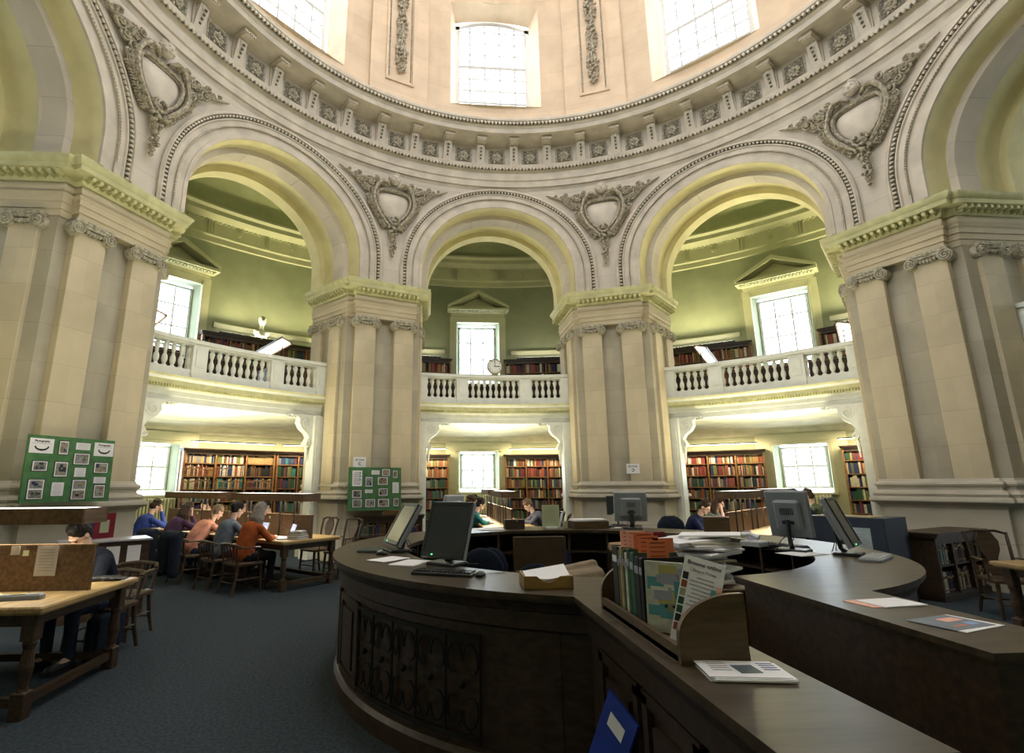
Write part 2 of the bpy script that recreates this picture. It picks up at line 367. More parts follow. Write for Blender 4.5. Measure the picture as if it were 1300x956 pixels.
# modillion brackets and carved panels between them
md = MB(); md.box((0, -.02, .30), (.25, .06, .58)); md.sphere((0, -.13, .47), (.10, .09, .10), 10, 6); md.add([(-.10, 0, .03), (.10, 0, .03), (.10, -.05, .03), (-.10, -.05, .03), (-.10, 0, .50), (.10, 0, .50), (.10, -.20, .50), (-.10, -.20, .50)], [(0, 1, 2, 3), (4, 7, 6, 5), (3, 2, 6, 7), (1, 5, 6, 2), (0, 3, 7, 4)]); md.box((0, -.20, .60), (.26, .42, .075)); md.box((0, -.21, .545), (.20, .36, .04))
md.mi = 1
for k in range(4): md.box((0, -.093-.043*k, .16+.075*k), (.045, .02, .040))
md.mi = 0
for k in range(5): md.box((-.10+.05*k, -.40, .555), (.028, .05, .03))
mdm = md.mesh('modillion', [ARCHS, CARVD], True)
mp = MB(); mp.sweep([(0, 0), (.03, 0), (.03, .01), (0, .01)], [(-.2, -.2), (.2, -.2), (.2, .2), (-.2, .2)], closed=True, M=Matrix.Rotation(PI/2, 4, 'X') @ T(0, 0, 0))
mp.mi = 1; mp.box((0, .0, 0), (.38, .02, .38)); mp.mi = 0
for k in range(8):
    a = 2*PI*k/8; mp.sphere((math.cos(a)*.085, -.03, math.sin(a)*.085-.02), (.045, .03, .045), 8, 6)
mp.sphere((0, -.045, -.02), .05, 8, 6)
rr = random.Random(3)
for k in range(34):
    x, z = rr.uniform(-.17, .17), rr.uniform(-.17, .17)
    if x*x+z*z < .015: continue
    mp.sphere((x, -.02, z), (rr.uniform(.012, .03), .02, rr.uniform(.012, .03)), 6, 4)
mpm = mp.mesh('carved_panel', [CARVE, PANG], True)
for i in range(48):
    az = 3.75+7.5*i; az = az-360 if az > 180 else az
    if abs(az) > 118: continue
    o = bpy.data.objects.new('modillion', mdm); COL.objects.link(o); o.parent = entob; o.matrix_local = RZ(-rad(az)) @ T(0, 6.98, 10.06)
    o = bpy.data.objects.new('carved_panel', mpm); COL.objects.link(o); o.parent = entob; o.matrix_local = RZ(-rad(az+3.75)) @ T(0, 6.97, 10.33)

# drum with its tall windows, reveals, and dome above
RD = 7.02; dw = MB()
def grid(mb, x0, x1, z0, z1, R, M, nx=4, nz=1):
    vs = [cyl(x0+(x1-x0)*i/nx, z0+(z1-z0)*j/nz, R) for j in range(nz+1) for i in range(nx+1)]
    mb.add(vs, [(j*(nx+1)+i, j*(nx+1)+i+1, (j+1)*(nx+1)+i+1, (j+1)*(nx+1)+i) for j in range(nz) for i in range(nx)], M)
HX = RD*math.sin(rad(22.5))+.003
def seg_top(x, w, z, rise): return z+rise*(1-(x/w)**2)
for b in BAYS:
    M = RZ(-rad(b)); w0, w1, zb0, zb1, zt, rise = 1.27, 1.10, 11.93, 12.13, 15.15, .22
    grid(dw, -HX, -w0, 11.1, 17, RD, M); grid(dw, w0, HX, 11.1, 17, RD, M); grid(dw, -w0, w0, 11.1, zb0, RD, M, 6)
    n = 10; vs = []; R2 = 7.55
    for i in range(n+1): x = -w0+2*w0*i/n; vs += [cyl(x, seg_top(x, w0, zt+.15, rise), RD), cyl(x, 17, RD), cyl(x*w1/w0, seg_top(x*w1/w0, w1, zt, rise), R2)]
    fs = []
    for i in range(n): a = 3*i; fs += [(a, a+3, a+4, a+1), (a, a+2, a+5, a+3)]
    dw.add(vs, fs, M)
    for sg in (-1, 1): dw.add([cyl(sg*w0, zb0, RD), cyl(sg*w0, zt+.15, RD), cyl(sg*w1, zt, R2), cyl(sg*w1, zb1, R2)], [(0, 1, 2, 3)], M)
    dw.add([cyl(-w0, zb0, RD), cyl(w0, zb0, RD), cyl(w1, zb1, R2), cyl(-w1, zb1, R2)], [(0, 1, 2, 3)], M)
tag(dw.build('wall_drum', DSTONE, smooth=True), 'sunlit warm stone drum wall with tall windows', 'wall', kind='structure')
dm = MB(); dm.revolve([(7.02*math.cos(t*PI/2/10), 17+6.2*math.sin(t*PI/2/10)) for t in range(9)]+[(2.05, 23.1), (2.05, 24.0)], 0, 360, 64)
tag(dm.build('ceiling_dome', DSTONE, smooth=True), 'plain plaster dome over the drum', 'ceiling', kind='structure')
wn = 0
def window(b, R, w, z0, z1, nx, zbars, name_lab, rise=0, fr=.07, bar=.028, shutters=False, splay=0, fm=None):
    fm = fm or WFRAME
    global wn; wn += 1
    ob = thing('window_%d' % wn, name_lab, 'window', kind='structure'); ob.matrix_local = RZ(-rad(b)); f = MB(); y = R
    f.box((-w+fr/2, y, (z0+z1)/2), (fr, .08, z1-z0)); f.box((w-fr/2, y, (z0+z1)/2), (fr, .08, z1-z0)); f.box((0, y, z0+fr/2), (2*w, .09, fr))
    if rise:
        n = 10
        for i in range(n):
            x0, x1 = -w+2*w*i/n, -w+2*w*(i+1)/n; za, zb = seg_top(x0, w, z1, rise), seg_top(x1, w, z1, rise)
            f.add([(x0, y-.04, za-fr), (x1, y-.04, zb-fr), (x1, y-.04, zb+.03), (x0, y-.04, za+.03), (x0, y+.04, za-fr), (x1, y+.04, zb-fr), (x1, y+.04, zb+.03), (x0, y+.04, za+.03)], [(0, 1, 2, 3), (4, 7, 6, 5), (0, 4, 5, 1), (3, 2, 6, 7)])
    else: f.box((0, y, z1-fr/2), (2*w, .08, fr))
    fo = f.build('window_frame', fm, ob)
    g = MB()
    for i in range(1, nx): x = -w+2*w*i/nx; g.box((x, y, (z0+z1)/2+rise*.4), (bar, .04, z1-z0+rise*.8))
    for z, t in zbars: g.box((0, y, z), (2*w-.02, .05, t))
    g.build('glazing_bars', fm, fo)
    p = MB(); p.box((0, y+.025, (z0+z1+rise)/2), (2*w-.05, .006, z1-z0+rise-.02)); p.build('window_pane', GLASS, ob)
    return ob
for b in BAYS:
    o = window(b, 7.60, 1.12, 12.13, 15.15, 5, [(13.75, .09)]+[(z, .032) for z in (12.55, 12.95, 13.35, 14.2, 14.6, 15.0)], 'tall arched drum window, over the '+place_name(b), rise=.22, fr=.14, bar=.040, fm=DFRAME)
# panelled drum pilasters with hanging carved drops
pl = MB(); w = .80
pl.sweep([(0, 11.1), (.13, 11.1), (.13, 11.62), (.09, 11.66), (.09, 17), (0, 17)], [(-w, 0), (w, 0)])
for sx in (-1, 1):
    pl.box((sx*.37, -.11, 14.45), (.05, .05, 4.9))
pl.box((0, -.11, 12.02), (.78, .05, .05))
plm = pl.mesh('drum_pilaster', DSTONE)
dr = MB(); rr = random.Random(11)
for i in range(260):
    t = i/260; z = 12.30+4.4*t; wd = .045+.085*abs(math.sin(z*3.3))+.03
    dr.sphere((rr.uniform(-wd, wd), -.13-rr.uniform(0, .07), z), (rr.uniform(.03, .06), .045, rr.uniform(.03, .06)), 7, 5)
drm = dr.mesh('carved_drop', CARVE, True)
bd = MB()
for sx in (-1, 1):
    for i in range(90): bd.box((sx*.30, -.10, 12.15+i*.052), (.035, .03, .034), None, .7)
bdm = bd.mesh('leaf_border', CARVE)
for k, az in enumerate((-22.5, 22.5, -67.5, 67.5)):
    o = thing('drum_pilaster', 'panelled stone pilaster with a carved fruit drop, '+['left', 'right', 'far left', 'far right'][k]+' of the central drum window', 'pilaster', (0, 0, 0), -rad(az))
    for nm, me in (('shaft', plm), ('carved_drop', drm), ('leaf_border', bdm)):
        c = bpy.data.objects.new(nm, me); COL.objects.link(c); c.parent = o; c.location = (0, 6.97, 0)

# ---- outer wall of ambulatory and gallery, with window openings
RO = 13.0; HO = RO*math.sin(rad(22.5))+.003; ow = MB()
def holed(mb, M, z0, z1, w, a, c, depth=.42):
    grid(mb, -HO, -w, z0, z1, RO, M, 6); grid(mb, w, HO, z0, z1, RO, M, 6); grid(mb, -w, w, z0, a, RO, M); grid(mb, -w, w, c, z1, RO, M)
    for sg in (-1, 1): mb.add([cyl(sg*w, a, RO), cyl(sg*w, c, RO), cyl(sg*(w-.1), c, RO+depth), cyl(sg*(w-.1), a, RO+depth)], [(0, 1, 2, 3)], M)
    for z in (a, c): mb.add([cyl(-w, z, RO), cyl(w, z, RO), cyl(w-.1, z, RO+depth), cyl(-w+.1, z, RO+depth)], [(0, 1, 2, 3)], M)
for b in BAYS:
    M = RZ(-rad(b)); ow.mi = 0
    holed(ow, M, 0, 3.4, .70, 1.38, 2.80); holed(ow, M, 3.4, 10, .80, 4.55, 7.52)
tag(ow.build('wall_outer', OLIVE, smooth=True), 'olive green painted outer wall behind the bookcases', 'wall', kind='structure')
amb = MB(); amb.revolve([(8.55, 3.26), (12.75, 3.26), (12.9, 3.2), (13.0, 3.08)], 0, 360, 96)
tag(amb.build('ceiling_ambulatory', CREAM, smooth=True), 'cream plaster ceiling under the gallery', 'ceiling', kind='structure')
gf = MB(); gf.revolve([(8.3, 3.62), (13.0, 3.62)], 0, 360, 96); tag(gf.build('floor_gallery', OAKM), 'gallery floor behind the balustrade', 'floor', kind='structure')
gv = MB(); gv.revolve([(12.55, 9.95)]+[(8.85+3.75*math.cos(t*PI/2/8), 9.95+1.9*math.sin(t*PI/2/8)) for t in range(1, 9)], 0, 360, 96)
tag(gv.build('ceiling_gallery', VAULT, smooth=True), 'dark olive vaulted ceiling over the gallery', 'ceiling', kind='structure')
oc = MB(); oc.revolve([(13.0, 8.93), (12.93, 8.95), (12.93, 9.12), (12.88, 9.16), (12.88, 9.60), (12.80, 9.64), (12.6, 9.68), (12.55, 9.70), (12.55, 9.84), (12.45, 9.90), (12.45, 9.96), (12.6, 9.98)], 0, 360, 96)
ocb = oc.build('trim_7', OLIVT, smooth=True); tag(ocb, 'moulded cornice around the gallery wall', 'cornice', kind='structure')
ros = MB(); rib = MB()
for i in range(48*2):
    az = i*3.75-180
    if abs(az) > 100 or i % 1: continue
    M = RZ(-rad(az)) @ T(0, 12.87, 9.38)
    if i % 2 == 0:
        for k in range(6): a = k*PI/3; ros.sphere((math.cos(a)*.05, -.02, math.sin(a)*.05), (.035, .03, .035), 6, 4, M)
        ros.sphere((0, -.04, 0), .03, 6, 4, M)
    else:
        for dx in (-.08, 0, .08): rib.box((dx, -.01, 0), (.035, .05, .40), M)
ros.build('rosettes', OLIVT, ocb); rib.build('fluting', OLIVT, ocb)
dd = MB()
for i in range(600):
    az = i*.6-180
    if abs(az) < 100: dd.box((0, 0, 0), (.08, .05, .07), RZ(-rad(az)) @ T(0, 12.86, 9.60))
dd.build('dentils', OLIVT, ocb)
dado = MB()
for b in BAYS[:5]:
    for s0, s1 in ((-22.4, -5.4), (5.4, 22.4)): dado.revolve([(13, 6.28), (12.94, 6.28), (12.9, 6.33), (12.88, 6.42), (12.94, 6.45), (13, 6.46)], b+s0, b+s1, 14)
tag(dado.build('trim_8', OLIVT, smooth=True), 'moulded dado rail above the gallery bookcases', 'moulding', kind='structure')
# radial partitions with arches between the bays, both storeys
for q, az in enumerate((-67.5, -22.5, 22.5, 67.5)):
    p = MB(); n = 16; rA, cy, zc = 1.30, 11.05, 7.0
    for th in (-.24, .24):
        vs = []
        for i in range(n+1):
            a = PI*i/n; y, z = cy-rA*math.cos(a), zc+rA*math.sin(a); vs += [(th, y, z), (th, y if 0 < i < n else y, 10.9)]
        p.add(vs, [(2*i, 2*i+1, 2*i+3, 2*i+2) for i in range(n)])
        p.add([(th, 8.95, 3.62), (th, cy-rA, 3.62), (th, cy-rA, 10.9), (th, 8.95, 10.9)], [(0, 1, 2, 3)]); p.add([(th, cy+rA, 3.62), (th, 13.05, 3.62), (th, 13.05, 10.4), (th, cy+rA, 10.9)], [(0, 1, 2, 3)])
    vs = [(-.24, cy-rA, 3.62), (.24, cy-rA, 3.62)]
    for i in range(n+1): a = PI*i/n; y, z = cy-rA*math.cos(a), zc+rA*math.sin(a); vs += [(-.24, y, z), (.24, y, z)]
    vs += [(-.24, cy+rA, 3.62), (.24, cy+rA, 3.62)]
    p.add(vs, [(2*i, 2*i+1, 2*i+3, 2*i+2) for i in range(len(vs)//2-1)])
    p.mi = 1
    for th in (-.27, .27):
        for rr0, rr1 in ((rA+.02, rA+.16),):
            vs = []
            for i in range(n+1): a = PI*i/n; vs += [(th, cy-rr0*math.cos(a), zc+rr0*math.sin(a)), (th, cy-rr1*math.cos(a), zc+rr1*math.sin(a)), (th*.88, cy-rr1*math.cos(a), zc+rr1*math.sin(a)), (th*.88, cy-rr0*math.cos(a), zc+rr0*math.sin(a))]
            p.add(vs, [f for i in range(n) for f in ((4*i, 4*i+1, 4*i+5, 4*i+4), (4*i+1, 4*i+2, 4*i+6, 4*i+5), (4*i, 4*i+4, 4*i+7, 4*i+3))])
        sg = 1 if th > 0 else -1
        for yy in (9.45, 12.55): p.box((sg*.27, yy, 5.3), (.08, .36, 3.4)); p.box((sg*.29, yy, 6.95), (.14, .44, .14))
    p.sweep([(0, 8.93), (.07, 8.95), (.07, 9.12), (.12, 9.16), (.12, 9.60), (.4, 9.68), (.45, 9.84), (.5, 9.94), (0, 9.98)], [(.24, 13), (.24, 8.95)]); p.sweep([(0, 8.93), (.07, 8.95), (.07, 9.12), (.12, 9.16), (.12, 9.60), (.4, 9.68), (.45, 9.84), (.5, 9.94), (0, 9.98)], [(-.24, 8.95), (-.24, 13)])
    # ground storey: pier stub and outer stub
    p.mi = 0; p.box((0, 12.75, 1.62), (.5, .6, 3.24)); p.box((0, 9.2, 1.62), (.5, .6, 3.24))
    ob = p.build('wall_partition_%d' % (q+1), [OLIVE, OLIVT], smooth=True, M=RZ(-rad(az))); tag(ob, 'arched partition wall %s' % ['left of the left bay', 'between the left and central bays', 'between the central and right bays', 'right of the right bay'][q], 'wall', kind='structure')
back = MB(); back.revolve([(8.95, 0), (8.95, 10)], 112.5, 247.5, 30); tag(back.build('wall_behind', OLIVE, smooth=True), 'wall behind the viewer', 'wall', kind='structure')

# window surrounds, windows
for b in BAYS[:5]:
    pn = place_name(b)
    window(b, 13.38, .60, 1.50, 2.72, 3, [(2.14, .06)], 'ground floor sash window in the '+pn, fr=.06, bar=.045)
    window(b, 13.38, .70, 4.6, 7.45, 3, [(5.0, .04), (5.62, .07), (6.2, .04), (6.85, .04)], 'gallery sash window in the '+pn, fr=.07, bar=.045)
    ob = thing('window_surround', 'painted surround and folded shutters, windows of the '+pn, 'window surround', kind='structure'); ob.name = 'trim_%d' % (9+BAYS.index(b)); ob.matrix_local = RZ(-rad(b))
    f = MB(); f.mi = 0
    for sg in (-1, 1):
        f.box((sg*.95, 12.93, 1.54), (.42, .14, 3.08)); f.box((sg*.745, 12.9, 2.06), (.09, .12, 1.45))
        f.box((sg*.93, 12.95, 5.6), (.2, .12, 4.0)); f.box((sg*.82, 12.92, 5.8), (.07, .14, 3.6))
    f.box((0, 12.93, 2.97), (2.3, .16, .24)); f.box((0, 12.9, 2.80), (1.58, .12, .08)); f.box((0, 12.86, 1.36), (1.6, .26, .06)); f.box((0, 12.95, .67), (1.5, .1, 1.34))
    f.box((0, 12.94, 7.62), (2.06, .14, .22)); f.box((0, 12.9, 7.80), (1.95, .12, .12))
    f.build('architrave', OLIVT, ob)
    pd = MB(); hw, zb, za = 1.12, 7.9, 8.55
    pd.box((0, 12.74, 7.93), (2.24, .5, .09)); pd.box((0, 12.82, 7.86), (2.0, .3, .06)); pd.add([(-hw+.1, 12.9, 7.97), (hw-.1, 12.9, 7.97), (0, 12.9, za-.08)], [(0, 1, 2)])
    for sg in (-1, 1):
        pd.add([(sg*hw, 12.48, 7.96), (sg*hw, 12.48, 8.06), (0, 12.48, za+.08), (0, 12.48, za-.06), (sg*hw, 13, 7.96), (sg*hw, 13, 8.06), (0, 13, za+.08), (0, 13, za-.06)], [(0, 1, 2, 3), (1, 5, 6, 2), (0, 3, 7, 4), (0, 4, 5, 1)])
    for i in range(22): pd.box((-1.0+i*2/21, 12.6, 7.86), (.05, .1, .05))
    pd.build('pediment', OLIVT, ob)
    sh = MB()
    for sg in (-1, 1):
        Ms = T(sg*.74, 13.02, 2.1) @ RZ(sg*rad(-18)); sh.box((0, .16, 0), (.035, .34, 1.3), Ms); sh.box((0, .16, .3), (.05, .22, .5), Ms); sh.box((0, .16, -.32), (.05, .22, .5), Ms)
        Ms = T(sg*.82, 13.02, 6.0) @ RZ(sg*rad(-16)); sh.box((0, .16, 0), (.035, .36, 2.9), Ms)
        for zz in (-1.0, -.1, .9): sh.box((0, .16, zz), (.05, .22, .75), Ms)
    sh.build('shutter', WFRAME, ob)
# ================================================================ PIERS
def spiral(r0, turns=2.1, n=30, sg=1):
    return [(sg*(r0*(1-.82*i/n))*math.cos(2*PI*turns*i/n+PI/2), 0, (r0*(1-.82*i/n))*math.sin(2*PI*turns*i/n+PI/2)) for i in range(n+1)]
def capital_mesh(w):
    c = MB(); c.box((0, .04, .225), (w+.10, .22, .05)); c.box((0, .06, .12), (w, .16, .16)); c.box((0, .03, .17), (w+.04, .18, .05))
    for sx in (-1, 1):
        M = T(sx*(w/2+.005), -.06, .10); c.lathe([(.001, 0), (.105, 0), (.105, .15), (.001, .15)], 18, M @ Matrix.Rotation(-PI/2, 4, 'X'))
        c.tube([Vector(p)+Vector((0, -.02, 0)) for p in spiral(.098, sg=sx)], .017, 5, M); c.sphere((0, -.03, 0), .02, 8, 6, M)
    for i in range(7): x = (i-3)/3*w*.30; c.sphere((x, -.045, .115-.035*(1-(x/(w*.3))**2)), (.026, .03, .035), 7, 5)
    for i in range(5): c.box(((i-2)*.07*w/.5, -.035, .165), (.035, .03, .04), None, .6)
    c.sphere((0, -.07, .21), (.05, .03, .04), 8, 6)
    c.mi = 1; c.box((0, -.02, .085), (w*.9, .02, .05)); return c.mesh('capital', [CAPS, CARVD], True)
CAP_F, CAP_S = capital_mesh(.50), capital_mesh(.42)
SD = Vector((math.sin(rad(22.5)), math.cos(rad(22.5)), 0)); BK = Vector((.92, 7.55, 0))+SD*1.45
CORE = [(-BK.x, BK.y), (-.92, 7.55), (.92, 7.55), (BK.x, BK.y)]
EPATH = [(-BK.x, BK.y), (-.92, 7.53), (-.75, 7.53), (-.75, 7.38), (.75, 7.38), (.75, 7.53), (.92, 7.53), (BK.x, BK.y)]
EIN = [(x*.98, y+.015) for x, y in EPATH]
BPATH = [(-BK.x, BK.y), (-.92, 7.52), (-.78, 7.52), (-.78, 7.42), (.78, 7.42), (.78, 7.52), (.92, 7.52), (BK.x, BK.y)]
def side_frame(sg):      # x along the side face from the front corner, -y outward
    o = Vector((sg*.92, 7.55, 0)); X = Vector((sg*SD.x, SD.y, 0)); Nn = Vector((sg*SD.y, -SD.x, 0))
    Y = -Nn
    return Matrix(((X.x*1, Y.x, 0, o.x), (X.y*1, Y.y, 0, o.y), (0, 0, 1, 0), (0, 0, 0, 1)))
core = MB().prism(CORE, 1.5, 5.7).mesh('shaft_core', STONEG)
pil = MB(); pil.bbox((0, 0, 3.5), (.495, .2, 4.0), .008); pilm = pil.mesh('pilaster', STONE)
pil = MB(); pil.bbox((0, 0, 3.5), (.42, .2, 4.0), .008); pilsm = pil.mesh('pilaster', STONE)
pb = MB(); pb.sweep([(0, 1.70), (.02, 1.66), (.06, 1.645), (.075, 1.61), (.06, 1.58), (.03, 1.565), (.03, 1.52), (.055, 1.50), (.10, 1.485), (.12, 1.45), (.10, 1.41), (.16, 1.40), (.18, 1.37), (.18, 1.33), (.15, 1.30), (.09, 1.28), (.06, 1.24), (.045, 1.22), (.045, .30), (.07, .26), (.11, .24), (.11, 0)], BPATH)
pb.prism(BPATH, 1.2, 1.62)
pbm = pb.mesh('pedestal', STONEB, True)
en = MB(); en.sweep([(0, 5.60), (0, 5.71), (.022, 5.715), (.022, 5.82), (.045, 5.825), (.045, 5.91), (.075, 5.95), (.075, 5.965), (.015, 5.975), (.05, 6.02), (.055, 6.07), (.04, 6.12), (.015, 6.145)], EPATH); en.prism(EIN, 5.605, 6.3)
enm = en.mesh('entablature', STONE, True)
co = MB(); co.sweep([(0, 6.14), (.05, 6.15), (.08, 6.19), (.08, 6.25), (.10, 6.27), (.22, 6.275), (.235, 6.28), (.235, 6.355), (.26, 6.37), (.30, 6.43), (.30, 6.465), (0, 6.47)], EPATH); co.prism(EIN, 6.3, 6.462)
com = co.mesh('cornice', CORN, True)
de = MB()
P_ = [Vector(p) for p in EPATH]
for i in range(len(P_)-1):
    a, b = P_[i], P_[i+1]; d = (b-a); L = d.length
    if L < .2: continue
    d.normalize(); nn = Vector((d.y, -d.x)); n = max(2, int(L/.115))
    for k in range(n+1):
        c = a+d*(L*k/n)+nn*.15; an = math.atan2(d.y, d.x); de.box((0, 0, 0), (.05, .13, .055), T(c.x, c.y, 6.235) @ RZ(an))
        de.box((0, 0, 0), (.018, .10, .03), T(c.x-nn.x*.05, c.y-nn.y*.05, 6.185) @ RZ(an))
dem = de.mesh('dentils', CORN)
def put(nm, me, par, M=None, label=None):
    c = bpy.data.objects.new(nm, me); COL.objects.link(c); c.parent = par
    if M is not None: c.matrix_local = M
    if label: c['label'] = label
    return c
PN = {-22.5: 'behind the small green notice board', 22.5: 'right of the central bay', -67.5: 'behind the large green notice board', 67.5: 'at the right behind the low bookcase'}
for az, lab in PN.items():
    o = thing('stone_pier', 'stone pier with paired Ionic pilasters, '+lab, 'pier', (0, 0, 0), -rad(az))
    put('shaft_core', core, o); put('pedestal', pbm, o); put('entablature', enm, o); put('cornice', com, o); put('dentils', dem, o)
    for sx in (-1, 1):
        q_ = put('pilaster', pilm, o, T(sx*.485, 7.52, 0)); put('capital', CAP_F, q_, T(0, -.10, 5.37))
        S = side_frame(sx)
        for s_ in (.42, 1.18): q_ = put('pilaster', pilsm, o, S @ T(s_, .03, 0)); put('capital', CAP_S, q_, T(0, -.09, 5.37))
# ================================================================ CARTOUCHES in the spandrels
def cart():
    m = MB(); rr = random.Random(5)
    def on(s, z, d): return (s, -d, z)     # flat here, bent below
    # shield
    out = []; s2 = MB()
    for i in range(28):
        t = 2*PI*i/28; x = .40*math.sin(t)*(1+.22*math.cos(t)); z = 8.55+.42*(.95*math.cos(t)-.10*math.cos(2*t)-.05*math.cos(3*t)); out.append((x, z))
    n = len(out); vs = [on(x, z, .03) for x, z in out]+[on(x*.8, 8.52+(z-8.52)*.8, .085) for x, z in out]+[on(0, 8.52, .11)]
    s2.add(vs, [(i, (i+1) % n, n+(i+1) % n, n+i) for i in range(n)]+[(n+i, n+(i+1) % n, 2*n) for i in range(n)])
    m.tube([on(x*1.1, 8.52+(z-8.52)*1.1, .06) for x, z in out], .035, 6, closed=True)
    def scroll(cx, cz, r, sg, st=0, th=.026):
        k = 22; m.tube([on(cx+sg*r*(1-.8*i/k)*math.cos(st+3.6*PI*i/k), cz+r*(1-.8*i/k)*math.sin(st+3.6*PI*i/k), .06+.03*i/k) for i in range(k+1)], [th*(1-.4*i/k) for i in range(k+1)], 6)
        m.sphere(on(cx, cz, .09), .03, 6, 5)
    for sg in (-1, 1):
        m.tube([on(sg*x, z, d) for x, z, d in ((.10, 9.02, .06), (.22, 9.10, .10), (.36, 9.08, .10), (.46, 8.97, .08), (.52, 8.82, .07), (.55, 8.62, .08), (.50, 8.42, .08), (.38, 8.22, .08), (.24, 8.05, .08), (.12, 7.93, .08))], [.03, .045, .05, .05, .05, .055, .05, .05, .045, .03], 7)
        scroll(sg*.62, 8.78, .12, sg, 0); scroll(sg*.30, 9.10, .09, -sg, 1); scroll(sg*.68, 9.06, .13, sg, 2); scroll(sg*.88, 8.98, .12, -sg, 1); scroll(sg*.60, 8.55, .08, sg, 3); scroll(sg*1.04, 9.10, .075, sg, 2, .022); scroll(sg*.40, 8.20, .08, sg, 1, .024); scroll(sg*.76, 8.86, .10, -sg, 2.4, .020); scroll(sg*.48, 9.16, .08, sg, 1.2, .020); scroll(sg*.94, 9.16, .07, sg, 0, .018); scroll(sg*.66, 8.62, .07, -sg, 1, .018); scroll(sg*1.2, 9.16, .05, -sg, 1, .016); scroll(sg*.30, 8.02, .07, -sg, 2, .018)
        m.tube([on(sg*x, z, d) for x, z, d in ((.55, 8.95, .06), (.80, 9.08, .07), (1.0, 9.03, .06), (1.18, 9.10, .05), (1.32, 9.17, .04), (1.46, 9.24, .03))], [.05, .045, .035, .03, .022, .010], 6)
        for i in range(38):      # leaves along the arms
            t = i/60; x = .45+.95*t; z = 8.90+.28*t+rr.uniform(-.13, .13)*(1-.75*t); r = rr.uniform(.018, .042)*(1-.45*t)
            m.sphere(on(sg*x, z, .05), (r*1.3, .045, r*.7), 6, 4, None)
        for i in range(16):
            t = i/16; x = .60-.42*t; z = 8.50-.62*t; m.sphere(on(sg*x, z, .05), (.05, .05, .035), 6, 4); m.sphere(on(sg*(x+.05), z-.03, .04), (.045, .03, .02), 6, 4)
    for i in range(90):          # hanging drop
        t = i/90; wd = .17*(1-t)**.7*(.75+.35*math.sin(t*11)); z = 7.98-.86*t; r = rr.uniform(.025, .048)*(1-.4*t)
        m.sphere(on(rr.uniform(-wd, wd), z, .05+rr.uniform(0, .05)), (r, r, r*1.2), 6, 5)
    for i in range(24): a = rr.uniform(0, 2*PI); m.sphere(on(.13*math.cos(a), 8.08+.10*math.sin(a), .10), .035, 6, 4)
    # cherub head
    h = MB(); h.sphere((0, -.15, 9.22), (.125, .12, .145), 16, 12); h.sphere((0, -.265, 9.20), (.022, .03, .03), 8, 6); h.sphere((0, -.24, 9.145), (.045, .03, .02), 8, 6)
    for sx in (-1, 1): h.sphere((sx*.07, -.22, 9.17), (.045, .04, .045), 8, 6); h.sphere((sx*.05, -.255, 9.25), (.028, .014, .012), 8, 6); h.sphere((sx*.13, -.14, 9.2), (.02, .035, .04), 8, 6)
    for i in range(44):
        a = rr.uniform(-.3, PI+.3); b = rr.uniform(-.6, .6); h.sphere((.13*math.cos(a), -.13+.1*b, 9.25+.13*math.sin(a)), rr.uniform(.022, .04), 7, 5)
    return m, h, s2
cm, hm, sm_ = cart()
def bend(mb, R):
    v2 = []
    for x, y, z in mb.v: a = x/R; v2.append(((R+y)*math.sin(a), (R+y)*math.cos(a), z))
    mb.v = v2; return mb
cm.v = [(x, y*1.6, z) for x, y, z in cm.v]; cm = bend(cm, 7.16); hm = bend(hm, 7.16); sme = bend(sm_, 7.16).mesh('shield', ARCHS, True); cme, hme = cm.mesh('scrollwork', CARVE, True), hm.mesh('cherub_head', ARCHS, True)
for az, lab in ((-22.5, 'between the central arch and the arch left of it'), (22.5, 'between the central arch and the arch right of it'), (-67.5, 'above the pier at the far left'), (67.5, 'above the pier at the far right')):
    o = thing('carved_cartouche', 'carved stone shield and cherub head '+lab, 'stone carving', (0, 0, 0), -rad(az)); put('scrollwork', cme, o); put('cherub_head', hme, o); put('shield', sme, o)
# ================================================================ GALLERY FRONT
RG = 8.42
bl = MB(); bl.lathe([(.055, 0), (.055, .03), (.038, .04), (.030, .065), (.045, .10), (.056, .15), (.050, .21), (.032, .255), (.024, .27), (.036, .285), (.024, .30), (.034, .34), (.052, .40), (.054, .435), (.036, .475), (.030, .485), (.050, .495), (.050, .515)], 12)
blm = bl.mesh('baluster', WHITE, True)
def ringbox(mb, r0, r1, z0, z1, a0, a1, n=10):
    mb.revolve([(r0, z0), (r0, z1), (r1, z1), (r1, z0), (r0, z0)], a0, a1, n)
    for a in (a0, a1): mb.add([tuple(pol(r0, a, z0)), tuple(pol(r0, a, z1)), tuple(pol(r1, a, z1)), tuple(pol(r1, a, z0))], [(0, 1, 2, 3)])
def la(x): return math.degrees(math.asin(x/RG))
bm_ = MB(); bm_.revolve([(8.75, 3.24), (8.45, 3.24), (8.45, 3.36), (8.43, 3.37), (8.43, 3.46), (8.40, 3.50), (8.40, 3.565), (8.27, 3.575), (8.27, 3.64), (8.22, 3.68), (8.20, 3.735), (8.36, 3.74), (8.8, 3.74)], -14.6, 14.6, 30)
beam = bm_.mesh('gallery_beam', WHITE, True)
dn = MB()
for i in range(76): dn.box((0, 0, 0), (.040, .08, .055), RZ(-rad(-14.25+i*28.5/75)) @ T(0, 8.36, 3.54))
dnm = dn.mesh('dentils', CORN)
lc = MB(); lc.revolve([(8.265, 3.56), (8.262, 3.66), (8.21, 3.70), (8.19, 3.738)], -14.6, 14.6, 30); lcm = lc.mesh('cornice_face', CORN, True)
